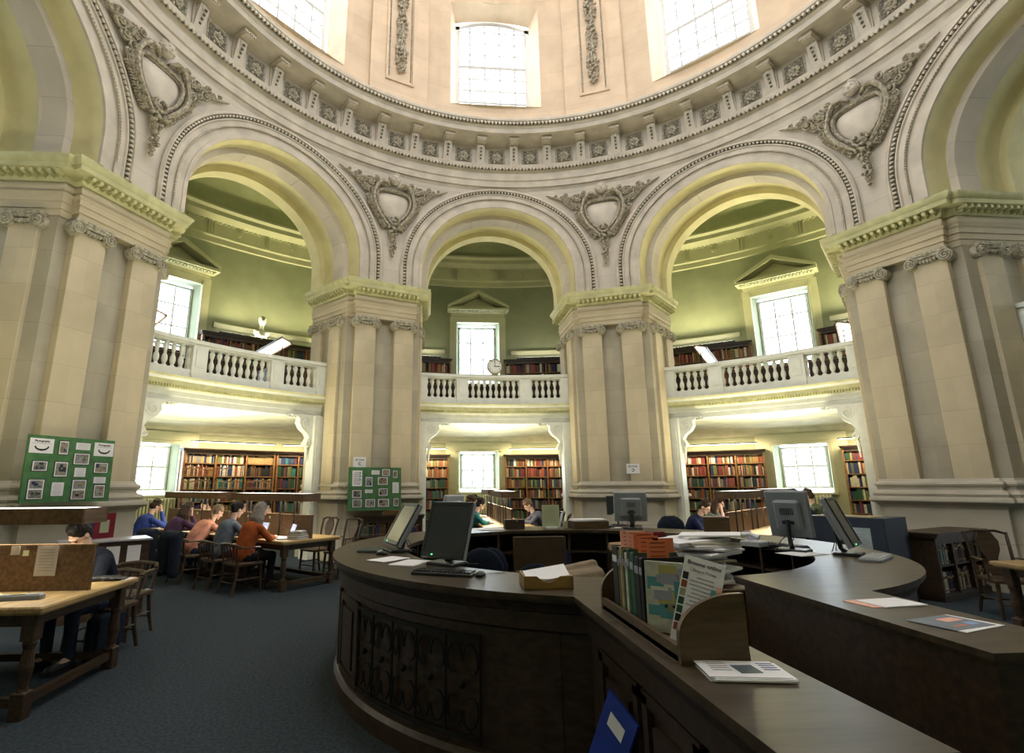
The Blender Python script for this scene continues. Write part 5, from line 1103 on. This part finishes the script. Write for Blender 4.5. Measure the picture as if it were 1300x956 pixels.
# leaflet card
o, Mt = facing('leaflet_card', 'white leaflet headed Browse online leaning in the display trough', 'leaflet', xr+.085, -3.56, ZT+.026, rad(-30), rad(14), rad(14), .145, .31, .004, PAPER)
X2 = Matrix.Rotation(PI/2, 4, 'X')
text('Browse online', .0205, o, Mt @ T(0, -.0035, .287) @ X2, mat('leaflet_purple', (.10, .07, .12), .6), bold=.0002); text('Library Titles', .017, o, Mt @ T(.0, -.0035, .262) @ X2, GREYINK)
for i in range(15): m = MB(); m.box((.012+(-.01 if i % 3 else 0), -.0026, .237-.0145*i), (.085 if i % 4 else .06, .0008, .0045), Mt); m.build('printed_line', GREYINK, o)
for i, c in enumerate((BLACKP, mat('leaflet_rust', (.3, .08, .04), .6), OLIVE, BOOKM['dark green'], BOOKM['dark green'], BOOKM['black'], BOOKM['red'])): m = MB(); m.box((-.058, -.0026, .235-.031*i), (.020, .0008, .026), Mt); m.build('printed_picture', c, o)
for x, z, c in ((.062, .215, SALMON), (.045, .20, TEALM), (-.035, .03, GREYINK), (.02, .035, GREYINK)): m = MB(); m.box((x, -.0028, z), (.018, .0008, .022), Mt); m.build('printed_picture', c, o)
# newsletters at front of arm
o = sheets('newsletters', 'stack of printed white newsletters in front of the trough end', -.69, -3.78, rad(-8), .25, .155, 5, fan=.008)
m = MB(); m.box((.01, .0, .0165), (.07, .075, .0008), RZ(.1)); m.build('printed_picture', mat('slate_print', (.10, .13, .15), .6), o)
for i in range(4): m = MB(); m.box((.09, .06-.02*i, .0165), (.05, .004, .0008)); m.build('printed_line', BLUEM, o)
for i in range(5): m = MB(); m.box((-.07, .07-.02*i, .0165), (.06, .003, .0008)); m.build('printed_line', GREYINK, o)
# right arm papers
sheets('papers', 'white sheet over an orange folder on the right arm', .66, -2.86, rad(8), .26, .17, 2, fan=.004); sheets('folder', 'thin orange folder beneath the white sheet on the right arm', .60, -2.85, rad(12), .24, .17, 1, SALMON, z=ZT-.0005)
o = sheets('poster', 'printed grey and pink flyer lying on the right arm', .58, -3.25, rad(15), .29, .21, 1); m = MB(); m.box((0, 0, .0038), (.27, .19, .001)); m.build('printed_ground', mat('flyer_grey', (.16, .19, .24), .5), o)
m = MB(); m.box((.05, .03, .0046), (.11, .05, .0008)); m.build('printed_picture', SALMON, o); m = MB(); m.box((-.02, -.05, .0046), (.09, .012, .0008)); m.build('printed_line', ORANGE, o)
m = MB(); m.box((.07, -.04, .0046), (.06, .04, .0008)); m.build('printed_picture', mat('flyer_blue', (.25, .35, .6), .5), o)
# right end of the counter: papers, keyboard, telephone
keyboard('grey keyboard lying at the right end of the counter', 1.92, -1.35, rad(38), GREYP, rad(0)); sheets('orange_papers', 'orange and white papers beside the slim tilted monitor', 1.93, -1.02, rad(40), .24, .16, 2, SALMON)
sheets('papers', 'white paper on the counter between the two right hand monitors', 1.55, -.98, rad(20), .34, .22, 2)
keyboard('black keyboard under the grey vented monitor', 1.75, -.45, rad(110))
o = thing('telephone', 'pale telephone handset propped up beside the grey vented monitor', 'telephone', (1.50, -.38, ZT), rad(30)); m = MB(); m.bbox((0, 0, .03), (.17, .20, .05), .01); m.build('phone_base', LGREYP, o); m = MB(); m.tube([(-.05, -.08, .09), (-.06, 0, .12), (-.05, .09, .10)], [.028, .018, .028], 8); m.build('handset', PAPER, o, True); m = MB(); m.box((.03, 0, .10), (.12, .004, .13), Matrix.Rotation(-.5, 4, 'X')); m.build('note', mat('lilac_note', (.50, .42, .62), .6), o)
# far side of the counter
def onfar(x, y): return x, y
o = thing('wooden_box', 'brown wooden box with a pink note on it on the far right of the counter', 'box', (1.92, 1.05, ZT), rad(-30)); m = MB(); m.bbox((0, 0, .10), (.30, .22, .20), .006); m.build('box_body', HON, o); m = MB(); m.box((.06, -.02, .205), (.12, .08, .008)); m.build('pink_note', mat('pink_note', (.75, .38, .52), .6), o)
o = thing('paper_tray', 'wooden tray heaped with papers on the far side of the counter', 'tray', (.55, 2.02, ZT), rad(4)); m = MB(); m.box((0, 0, .005), (.50, .30, .01)); [m.box((sx*.245, 0, .05), (.01, .30, .10)) for sx in (-1, 1)]; [m.box((0, sy*.145, .05), (.50, .01, .10)) for sy in (-1, 1)]; m.build('tray_box', HON, o)
for i in range(5): m = MB(); m.box((rnd.uniform(-.02, .03), 0, .098+.006*i), (.47, .28, .005), RZ(rnd.uniform(-.08, .08))); m.build('sheet', PAPER, o)
o = thing('notice_card', 'pale yellow green notice standing upright on the far side of the counter', 'notice', (.02, 2.05, ZT), rad(2)); m = MB(); m.box((0, 0, .16), (.25, .012, .32)); m.build('card', PAPERG, o)
for i in range(9): m = MB(); m.box((0, -.008, .29-.03*i), (.19, .002, .005)); m.build('printed_line', OLIVE, o)
m = MB(); m.box((0, -.03, .01), (.16, .08, .02)); m.build('foot', PAPER, o)
o = thing('dark_box', 'small dark brown box on the far left of the counter before the central bay', 'box', (-.52, 1.98, ZT), rad(3)); m = MB(); m.bbox((0, 0, .065), (.28, .12, .13), .004); m.build('box_body', OAK, o); m = MB(); m.sphere((.03, -.064, .11), .008, 6, 5); m.build('knob', METAL, o)
sheets('papers', 'white paper on the far left of the counter behind the large monitor', -.86, 1.92, rad(10), .34, .24, 2)
o = thing('cup', 'small pale cup beside the yellow green notice', 'cup', (.24, 2.10, ZT)); m = MB(); m.lathe([(.001, 0), (.032, 0), (.038, .09), (.034, .09), (.030, .008), (.001, .008)], 16); m.build('cup_body', PAPERG, o, True)
o = thing('black_bag', 'black soft bag behind the far side of the counter, right of the pier monitor', 'bag', (2.05, 2.62, .75), rad(10)); m = MB(); m.sphere((0, 0, .25), (.24, .12, .17), 14, 10); m.sphere((-.08, 0, .33), (.10, .08, .09), 10, 8); m.capsule((-.15, 0, .15), (.15, 0, .15), .12, .12, 10); remesh(m, 'bag_body', FABN, o, .015, 2)
o.location = (2.1, 2.75, .72)
sheets('papers', 'papers and leads on the counter beside the pier monitor', .98, 1.95, rad(-20), .22, .16, 2); mouse('small mouse by the tray on the far side of the counter', .88, 2.0, rad(30))
# inside the counter
def office_chair(lab, x, y, yaw, h=.95):
    o = thing('office_chair', lab, 'chair', (x, y, 0), yaw, 'staff chairs inside the counter'); m = MB(); m.capsule((-.12, -.20, h-.36), (.12, -.20, h-.36), .10, .10, 12); m.sphere((0, -.20, h-.22), (.23, .05, .24), 18, 12); remesh(m, 'backrest', FABN, o, .018, 2)
    m = MB(); m.sphere((0, 0, .47), (.24, .24, .05), 18, 8); m.build('seat', FABN, o, True); m = MB(); m.tube([(0, 0, .45), (0, 0, .12)], .025, 8); m.tube([(0, 0, .42), (0, -.18, .42), (0, -.25, .6), (0, -.24, h-.2)], .018, 8); m.build('column', BLACKP, o)
    for k in range(5): m = MB(); a = 2*PI*k/5; m.tube([(0, 0, .12), (.28*math.cos(a), .28*math.sin(a), .07)], [.02, .014], 6); m.sphere((.28*math.cos(a), .28*math.sin(a), .03), .03, 8, 6); m.build('castor_leg', BLACKP, o)
    return o
office_chair('dark blue office chair closest behind the large monitor', -1.25, -.35, rad(160), 1.0); office_chair('dark blue office chair farther inside the counter, half hidden', -.95, .40, rad(200), .92); office_chair('dark rounded office chair back just over the front counter edge', -.78, -.95, rad(175), .93)
o = thing('cardboard_sheet', 'large flat brown cardboard box leaning inside the counter', 'cardboard box', (-.15, .75, .35), rad(2)); m = MB(); m.bbox((0, 0, .33), (.62, .10, .66), .004); m.build('box_body', CARD, o)
m = MB(); m.box((0, -.052, .27), (.60, .004, .04)); m.build('parcel_tape', KRAFT, o); o.location = (-.40, .85, .36); tb = thing('staff_table', 'low dark staff table inside the counter carrying boxes', 'table', (-.1, .95, 0)); m = MB(); m.bbox((0, 0, .335), (1.3, .5, .03), .006); m.build('tabletop', OAK, tb)
for sx in (-1, 1):
    for sy in (-1, 1): m = MB(); m.box((sx*.6, sy*.2, .16), (.04, .04, .32)); m.build('leg', OAK, tb)
o = thing('blue_bag', 'bright blue plastic bag on a shelf inside the far counter', 'bag', (.08, 1.85, .45), 0); m = MB(); m.sphere((0, 0, .16), (.15, .10, .16), 12, 9); m.sphere((.05, -.03, .25), (.08, .06, .08), 8, 6); m.sphere((-.08, -.02, .08), (.09, .08, .08), 8, 6); remesh(m, 'bag_body', BLUEM, o, .014, 1)
# cabinet in the entrance with heaps of envelopes
cb = thing('low_cupboard', 'low brown cupboard in the counter entrance under the envelopes', 'cupboard', (.38, -1.52, 0), rad(0)); m = MB(); m.bbox((0, 0, .44), (.46, .50, .86), .008); m.build('body', OAKM, cb); m = MB(); m.bbox((0, 0, .885), (.52, .56, .03), .008); m.build('top', OAKM, cb); m = MB(); m.box((0, -.255, .44), (.40, .015, .74)); m.build('door', OAKM, cb); m = MB(); m.sphere((.15, -.27, .5), .014, 8, 6); m.build('knob', BRASS, cb)
rr = random.Random(9)
z = .902
for i in range(17):
    w = rr.uniform(.38, .50); mt = [PAPER, PAPER, PAPER, mat('buff_paper', (.55, .50, .42), .7), KRAFT][rr.choice([0, 1, 2, 3, 0, 1, 0, 3])]
    o = thing('envelope', '%s envelope, %s up from the bottom of the heap in the counter entrance' % ('buff' if mt is not PAPER else 'white', ordn(i)), 'envelope', (.36+rr.uniform(-.10, .08), -1.52+rr.uniform(-.06, .06), z), rr.uniform(-.75, .75), 'heap of envelopes'); o.rotation_euler = (rr.uniform(-.05, .05), rr.uniform(-.05, .05), o.rotation_euler[2]); m = MB(); th = rr.uniform(.012, .026); m.bbox((0, 0, th/2), (w, .28, th), .003); m.build('envelope_body', mt, o); m = MB(); m.add([(-w/2, .14, th+.0006), (w/2, .14, th+.0006), (0, .02, th+.0016)], [(0, 1, 2)]); m.build('flap', mt, o); z += th+.0012
o = thing('red_box_file', 'crimson folder behind the heap of envelopes', 'folder', (.95, .80, .862), rad(10)); m = MB(); m.box((0, 0, .10), (.34, .05, .20)); m.build('cover', REDM, o); m = MB(); m.box((0, -.027, .10), (.2, .003, .05)); m.build('label', PAPER, o)
cb2 = thing('side_desk', 'dark staff desk inside the counter holding the brown parcels', 'desk', (1.05, .95, 0), rad(-15)); m = MB(); m.bbox((0, 0, .845), (1.1, .50, .03), .008); m.build('desktop', OAKM, cb2)
for sx in (-1, 1): m = MB(); m.box((sx*.50, 0, .415), (.06, .42, .83)); m.build('pedestal', OAK, cb2)
for i, (x, y, w, d, h, a) in enumerate(((1.15, .98, .62, .36, .05, -.2), (1.18, .96, .56, .32, .035, -.32), (.68, .98, .30, .26, .06, .3))):
    zz = .862+(.051 if i == 1 else 0); o = thing('brown_parcel', ['wide brown parcel at the bottom on the staff desk', 'brown envelope with a white label on top of the wide parcel', 'crumpled brown package left of the wide parcel'][i], 'parcel', (x, y, zz), a, 'brown parcels'); m = MB(); m.bbox((0, 0, h/2), (w, d, h), .012); m.build('wrapping', KRAFT, o)
    if i == 1: m = MB(); m.box((.03, -.05, h+.001), (.14, .07, .002)); m.build('address_label', PAPER, o)
o = thing('brown_bag', 'rumpled tan bag lying inside the counter behind the paper tray', 'bag', (-.50, -1.15, .77), rad(20)); m = MB(); m.capsule((-.2, 0, .08), (.2, .02, .12), .09, .07, 10); m.capsule((-.1, .05, .16), (.2, .06, .20), .05, .04, 8); m.sphere((.1, -.05, .05), (.16, .1, .06), 10, 8); remesh(m, 'bag_body', mat('tan_leather', (.24, .18, .11), .6, .3), o, .014, 1)
st = thing('low_stool', 'dark low stool under the rumpled tan bag', 'stool', (-.55, -1.20, 0)); m = MB(); m.bbox((.04, .04, .75), (.42, .34, .03), .01); m.build('seat', OAK, st)
for sx in (-1, 1):
    for sy in (-1, 1): m = MB(); m.tube([(sx*.14, sy*.11, .74), (sx*.18, sy*.15, 0)], .016, 6); m.build('leg', OAK, st)
# blue leaflet at the foot of the left arm
o, Mt = facing('blue_sign', 'bright blue board with white mark leaning against the outside of the counter', 'sign', -1.04, -2.86, .0, rad(-70), rad(6), rad(24), .20, .76, .012, BLUEM); m = MB(); m.box((0, -.008, .66), (.10, .003, .06), Mt); m.build('white_mark', PAPER, o)

# ================================================================ NOTICE BOARDS AND SIGNS
def board(lab, az, R, u, z, w, h, lean, items, roll=0):
    o = thing('notice_board', lab, 'notice board'); o.matrix_world = RZ(-rad(az)) @ T(u, R, z) @ Matrix.Rotation(roll, 4, 'Y') @ Matrix.Rotation(-lean, 4, 'X'); m = MB(); m.bbox((0, 0, 0), (w, .03, h), .004); m.build('felt_panel', GREEN, o)
    for it in items:
        x, zz, iw, ih, kind = it; x = (x-.5)*w; zz = (.5-zz)*h; iw *= w; ih *= h
        top_o = o
        if kind in ('photo', 'bw', 'two'): m = MB(); m.box((x, -.018, zz), (iw+.02, .003, ih+.02)); o = m.build('mounted_photograph', INK, top_o); m = MB(); m.box((x, -.021, zz), (iw, .003, ih)); m.build('sheet', PAPER, o)
        else: m = MB(); m.box((x, -.021, zz), (iw, .003, ih)); o = m.build('sheet', PAPER, top_o)
        if kind in ('photo', 'bw', 'two'):
            rr = random.Random(int(x*1000+zz*777)); parts = [(0, ih*.84)] if kind != 'two' else [(ih*.25, ih*.42), (-ih*.25, ih*.42)]
            for dz, hh in parts:
                c0 = rr.choice([(.10, .12, .16), (.16, .10, .06), (.06, .07, .06), (.14, .13, .11)]); m = MB(); m.box((x, -.0235, zz+dz), (iw*.84, .002, hh)); m.build('photograph', mat('photo_%d' % rr.randint(0, 5), c0, .4, .4, var=.45, scale=26, col2=(.30, .30, .27)), o)
                for q in range(4): m = MB(); m.box((x+rr.uniform(-.3, .3)*iw, -.0255, zz+dz+rr.uniform(-.3, .3)*hh), (iw*rr.uniform(.1, .3), .001, hh*rr.uniform(.1, .45))); m.build('photo_detail', rr.choice([BLACKP, GREYINK, BOOKM['tan'], BOOKM['olive'], BOOKM['navy']]), o)
        if kind in ('text', 'info'):
            for q in range(7): m = MB(); m.box((x, -.0235, zz+ih*(.36-.12*q)), (iw*(.75 if q % 3 else .6), .001, ih*.03)); m.build('printed_line', GREYINK if kind == 'text' else INK, o)
        if kind == 'info':
            for q in range(3): m = MB(); m.box((x+iw*.3, -.0245, zz+ih*(.35-.22*q)), (iw*.16, .001, ih*.11)); m.build('printed_square', TEALM, o)
        if kind == 'title':
            text('Photography', ih*.19, o, T(x, -.0235, zz+ih*.32) @ X2, INK, bold=.001); m = MB(); m.box((x, -.0235, zz+ih*.16), (iw*.8, .001, ih*.03)); m.build('printed_line', GREYINK, o)
            m = MB(); m.tube([(x-iw*.28*math.cos(PI*q/10), -.024, zz-ih*.02-ih*.26*math.sin(PI*q/10)) for q in range(11)], [ih*.05+ih*.05*(.5-abs(.5-q/10)) for q in range(11)], 6, flat=1); 
            m.v = [(vx, -.0255+(vy+.024)*.06, vz) for vx, vy, vz in m.v]; m.build('curved_emblem', INK, o)
        o = top_o
    return o
board('large green felt notice board with photographs, propped against the left pier', -67.5, 7.02, -.52, 1.85, 1.19, .88, rad(2), [(.14, .16, .25, .22, 'title'), (.86, .16, .25, .22, 'title'), (.38, .17, .10, .20, 'photo'), (.60, .13, .17, .11, 'text'), (.15, .46, .15, .14, 'photo'), (.38, .50, .14, .22, 'photo'), (.60, .33, .18, .17, 'bw'), (.60, .54, .13, .14, 'text'), (.85, .46, .17, .16, 'photo'), (.85, .66, .15, .10, 'text'), (.14, .80, .16, .28, 'two'), (.37, .80, .13, .20, 'text'), (.61, .81, .16, .30, 'two'), (.86, .84, .13, .20, 'bw')])
board('small green felt notice board with photographs on the low bookcase by the pier', -22.5, 7.16, -.20, 1.55, 1.22, .94, rad(3), [(.16, .26, .18, .36, 'info'), (.50, .12, .15, .10, 'text'), (.70, .12, .15, .16, 'bw'), (.88, .16, .09, .17, 'photo'), (.38, .34, .13, .22, 'photo'), (.64, .32, .19, .18, 'bw'), (.38, .56, .14, .08, 'text'), (.65, .58, .17, .17, 'bw'), (.89, .48, .12, .25, 'text'), (.16, .62, .17, .18, 'photo'), (.17, .83, .17, .18, 'photo'), (.41, .83, .18, .18, 'photo'), (.66, .83, .21, .18, 'bw'), (.90, .82, .10, .18, 'bw')])
def sign(lab, az, u, z, w, h, ch, mirror=False, R=7.395):
    o = thing('paper_sign', lab, 'sign'); o.matrix_world = RZ(-rad(az)) @ T(u, R, z); m = MB(); m.box((0, 0, 0), (w, .003, h)); m.build('sheet', PAPER, o); text('SECTION', h*.22, o, T(0, -.003, h*.22) @ X2, INK, bold=.001)
    text(ch, h*.42, o, T(0, -.003, -h*.16) @ X2 @ (Matrix.Scale(-1, 4, (1, 0, 0)) if mirror else Matrix.Identity(4)), INK, bold=.003)
sign('white paper sign with a letter C above the small green notice board', -22.5, -.51, 2.14, .30, .23, 'C'); sign('white paper sign with a single letter on the pier right of the central bay', 22.5, .30, 1.99, .30, .23, 'C', True)
# tray and box on the low bookcase
o = thing('wicker_basket', 'long brown basket on the low bookcase below the small notice board', 'basket', (-2.46, 6.55, .965), 0); m = MB(); m.box((0, 0, .005), (.56, .24, .01)); [m.box((0, sy*.115, .055), (.56, .012, .11)) for sy in (-1, 1)]; [m.box((sx*.275, 0, .055), (.012, .24, .11)) for sx in (-1, 1)]
for i in range(5): m.tube([(-.285, -.125, .015+.022*i), (.285, -.125, .015+.022*i)], .009, 6)
m.build('basket_body', mat('wicker', (.20, .125, .05), .7, .2, var=.3, scale=40, bump=.5), o); o = thing('cream_box', 'pale card box beside the brown basket on the low bookcase', 'box', (-2.03, 6.52, .965)); m = MB(); m.bbox((0, 0, .05), (.22, .18, .10), .004); m.build('box_body', mat('cream_card', (.45, .38, .28), .7), o)
# dark cabinet at the right with a paper label, beige mat on top
dc = thing('dark_cabinet', 'tall dark blue grey cabinet with a white paper notice at the right', 'cabinet', (4.63, 2.07, 0), rad(28)); m = MB(); m.bbox((0, 0, .575), (.74, 1.0, 1.15), .006); m.build('body', NAVYB, dc); m = MB(); m.box((0, .05, 1.153), (.50, .70, .006)); m.build('top_mat', mat('beige_mat', (.42, .32, .17), .7), dc); m = MB(); m.box((-.3725, -.15, .86), (.003, .34, .30)); m.build('notice', mat('pale_blue_paper', (.42, .50, .52), .6), dc)
for i in range(5): m = MB(); m.box((-.3745, -.15, .92-.035*i), (.001, .17 if i % 2 else .22, .012)); m.build('printed_line', GREYINK, dc)
# computer point beyond the counter, before the pier
ct = thing('computer_table', 'small dark table against the pier right of the central bay', 'table', (2.62, 5.75, 0), rad(-22.5)); m = MB(); m.bbox((-.3, 0, .75), (1.0, .6, .03), .006); m.build('tabletop', OAK, ct)
for sx in (-.75, .15):
    for sy in (-.25, .25): m = MB(); m.box((sx, sy, .37), (.05, .05, .74)); m.build('leg', OAK, ct)
monitor('dark blue screened monitor on the small table against the pier', 2.35, 5.80, rad(-15), rad(4), z=.765, w=.42, h=.34, case=BLACKP, lift=.22, grp=None)
# low oak cabinet with two papers behind the left table, red frame
kc = thing('paper_cabinet', 'low dark wood cabinet with two white papers pinned to its side, left', 'cabinet', (-5.80, 1.74, 0), rad(36)); m = MB(); m.bbox((0, .20, .46), (.95, .45, .92), .008); m.build('body', OAK, kc); m = MB(); m.bbox((0, .20, .94), (1.0, .50, .025), .006); m.build('top', mat('pale_top', (.42, .40, .42), .35, .4), kc)
for x in (.07, .30): m = MB(); m.box((x, -.0275, .76), (.15, .003, .22), Matrix.Rotation(.0, 4, 'Y')); m.build('pinned_paper', PAPER, kc)
o = thing('picture_frame', 'crimson folder frame leaning on the pier base behind the left table', 'folder', (-6.5, 2.3, .955), rad(60)); m = MB(); m.sweep([(0, 0), (.05, 0), (.05, .02), (0, .02)], [(-.16, -.22), (.16, -.22), (.16, .22), (-.16, .22)], closed=True, M=T(0, 0, .24) @ X2 @ T(0, 0, -.01)); m.box((0, .01, .24), (.34, .01, .46)); m.build('frame', REDM, o); m = MB(); m.box((0, -.0, .24), (.18, .012, .26)); m.build('mount', OLIVE, o); o.location = (-6.0, 1.98, .955); o.scale = (.62, .62, .62)
bk = thing('book_block', 'blue folder standing behind the crimson one on the left cabinet', 'folder', (-6.20, 2.10, .955), rad(60)); bk.scale = (.8, .8, .8); m = MB(); m.box((0, 0, .25), (.30, .05, .50)); m.build('cover', BOOKM['navy'], bk)
# things on the left table
o = thing('pencil_case', 'flat grey zipped case lying on the table at the left edge', 'case', (-4.86, -.98, .766), rad(12)); m = MB(); m.bbox((0, 0, .02), (.30, .075, .04), .012); m.build('case_body', mat('grey_blue_plastic', (.22, .24, .27), .4), o); m = MB(); m.box((-.02, -.01, .042), (.10, .02, .006)); m.build('pen', YELM, o); m = MB(); m.sphere((-.15, 0, .025), (.035, .04, .03), 8, 6); m.build('cap', PAPERG, o)
o = thing('gloves', 'pair of black gloves on the corner of the left table', 'gloves', (-4.70, -.18, .766), rad(10)); m = MB()
for dx in (0, .09):
    m.capsule((-.08+dx, -.02, .02), (.02+dx, .0, .02), .03, .03, 8)
    for k in range(4): m.capsule((.02+dx, -.03+.02*k, .02), (.09+dx, -.04+.027*k, .018), .011, .009, 6)
remesh(m, 'glove_leather', BLACKP, o, .007, 1)
for x, w in ((-4.92, .17), (-5.42, .16), (-5.18, .07)):
    o = thing('paper_notice', {-4.92: 'larger printed notice hanging on the divider at the left edge', -5.42: 'smaller printed notice farther left on the same divider', -5.18: 'tiny cream label between the two divider notices'}[x], 'notice', (x, -.672, .0), 0); hh = .24 if w > .1 else .07; zc = 1.13-hh/2; m = MB(); m.box((0, 0, zc), (w, .003, hh)); m.build('sheet', mat('warm_paper', (.58, .54, .50), .7), o)
    if w > .1:
        for q in range(8): m = MB(); m.box((0, -.002, zc+.09-.024*q), (w*.7, .001, .005)); m.build('printed_line', GREYINK, o)
o = thing('satchel', 'dark navy bag hanging on the chair under the left table', 'bag', (-4.78, .05, .22), rad(80)); m = MB(); m.bbox((0, 0, .22), (.36, .14, .42), .04); m.build('bag_body', FABN, o, True); m = MB(); m.bbox((0, -.075, .28), (.34, .02, .28), .01); m.build('flap', FABN, o); m = MB(); m.tube([(-.17, 0, .40), (-.1, 0, .52), (.1, 0, .52), (.17, 0, .40)], .012, 6); m.build('strap', FABN, o)
o.location = (-4.80, .10, .0)
lowchair(-5.12, .95, rad(178), 'empty low chair behind the left edge table, beside the bag')
# table tops of the left bay
def laptop(lab, x, y, yaw, z=.766):
    o = thing('laptop', lab, 'laptop', (x, y, z), yaw, 'laptops'); m = MB(); m.bbox((0, 0, .009), (.33, .23, .018), .006); m.build('keyboard_deck', LGREYP, o); Mt = T(0, .115, .015) @ Matrix.Rotation(rad(-18), 4, 'X'); m = MB(); m.box((0, 0, .11), (.33, .010, .22), Mt); m.build('lid', LGREYP, o); m = MB(); m.box((0, -.007, .112), (.30, .002, .19), Mt); m.build('screen', emit('laptop_glow', (.30, .36, .62), 1.1) if 'laptop_glow' not in MATS else MATS['laptop_glow'], o); m = MB(); m.box((0, -.0085, .18), (.26, .001, .012), Mt)
    for q in range(6): m.box((-.03, -.0085, .15-.02*q), (.2, .001, .006), Mt)
    m.build('screen_text', GREYINK, o); return o
p = LP(.42, .30); laptop('open laptop before the woman in the rust orange jumper', p.x, p.y, nearF-rad(25)); p = LP(1.25, .32); laptop('open laptop before the person in the grey blue jumper', p.x, p.y, nearF)
for i, (s_, of_, c, w, lab) in enumerate(((.20, .16, 'brown', .22, 'bottom of the book pile beside the rust jumper laptop'), (.20, .16, 'cream', .21, 'second in the book pile beside the rust jumper laptop'), (.20, .16, 'dark green', .20, 'third in the book pile beside the rust jumper laptop'), (.20, .16, 'grey', .19, 'top of the book pile beside the rust jumper laptop'))):
    p = LP(s_, of_); o = thing('library_book', c+' book, '+lab, 'book', (p.x, p.y, .767+.032*i), nearF+rad(10*i), 'book pile on the near left table'); m = MB(); m.box((0, 0, .003), (w, .28, .004)); m.box((0, 0, .028), (w, .28, .004)); m.box((-w/2, 0, .0155), (.005, .28, .028)); m.build('cover', BOOKM[c], o); m = MB(); m.box((.003, 0, .0155), (w-.012, .27, .021)); m.build('pages', PAPER, o)
for s_, of_, lab in ((1.0, .30, 'between the two laptops'), (2.1, .28, 'before the fair haired person'), (2.55, .30, 'beside the phone at the left table'), (3.1, .26, 'before the person in purple'), (4.35, .28, 'before the person in the blue hoodie'), (.75, .20, 'near the divider beyond the rust jumper laptop')):
    p = LP(s_, of_); sheets('papers', 'open white papers '+lab, p.x, p.y, nearF+rad(15), .30, .21, 2, z=.766)
p = LP(1.62, .22); o = thing('water_bottle', 'clear blue water bottle on the near left table', 'bottle', (p.x, p.y, .766)); m = MB(); m.lathe([(.001, 0), (.032, 0), (.033, .12), (.028, .15), (.012, .18), (.012, .20)], 14); m.build('bottle_body', mat('pale_blue_plastic', (.35, .55, .65), .15, .5), o, True); m = MB(); m.lathe([(.001, .20), (.014, .20), (.014, .22), (.001, .22)], 12); m.build('cap', BLUEM, o)
for s_, lab in ((2.31, 'behind the fair haired person'), (3.26, 'behind the person in purple')):
    p = LP(s_, .90); o = thing('coat', 'black coat draped over a chair back '+lab, 'coat', (p.x, p.y, 0), nearF); m = MB(); m.capsule((-.22, -.27, .80), (.22, -.27, .80), .07, .07, 10); m.capsule((-.20, -.32, .76), (-.24, -.34, .20), .10, .09, 10); m.capsule((.20, -.32, .76), (.24, -.34, .20), .10, .09, 10); m.capsule((0, -.33, .74), (0, -.34, .26), .13, .11, 10); remesh(m, 'cloth', FABN, o, .018, 2)
for x, y, lab in ((-.35, 6.9, 'before the teal reader in the central bay'), (.42, 6.9, 'before the grey clad reader in the central bay'), (-.35, 8.2, 'before the black haired reader in the central bay')): sheets('papers', 'open white book pages '+lab, x, y, rad(85), .30, .22, 2, z=.766)
p = RP(.6, -.3); sheets('papers', 'white pages before the boy in the navy jumper', p.x, p.y, fR, .30, .22, 2, z=.766)
o = thing('red_coat', 'dark red coat hung on a chair in the bay right of centre', 'coat', (0, 0, 0), fR2); p = RP(2.6, .92); o.location = (p.x, p.y, 0); m = MB(); m.capsule((-.2, -.2, .98), (.2, -.2, .98), .07, .07, 10); m.capsule((-.18, -.22, .9), (-.2, -.24, .4), .11, .10, 10); m.capsule((.18, -.22, .9), (.2, -.24, .4), .11, .10, 10); remesh(m, 'cloth', mat('cloth_dark_red', (.16, .025, .015), .8), o, .018, 2); chair(p.x, p.y, fR2, 'wooden chair under the dark red coat in the right bay')
# gallery: slanted reading lamps seen over the rail
for az, lat, lab in ((-45, -1.55, 'left of the left gallery window'), (-45, 1.35, 'bright, right of the bust in the left gallery'), (45, -1.35, 'bright small, left of the right gallery window'), (45, 1.75, 'right of the right gallery window')):
    o = thing('gallery_reading_lamp', 'slanted gallery reading lamp hood '+lab, 'lamp', (0, 0, 0), 0, 'gallery reading lamps'); o.matrix_world = RZ(-rad(az)) @ T(lat, 9.5, 3.62); m = MB(); Mt = T(0, 0, 1.42) @ Matrix.Rotation(rad(18), 4, 'Y') @ Matrix.Rotation(rad(-10), 4, 'X'); m.box((0, 0, .02), (.30, 1.3, .02), Mt); m.box((-.15, 0, 0), (.02, 1.3, .07), Mt); m.box((.15, 0, 0), (.02, 1.3, .07), Mt); m.build('hood', OAKM, o)
    m = MB(); m.box((0, 0, -.005), (.24, 1.2, .012), Mt); m.build('lamp_tube', LAMPM, o)
    for yy in (-.5, .5): m = MB(); m.tube([(0, yy, 0), (0, yy, 1.42)], .014, 6); m.build('post', BLKIRON, o)
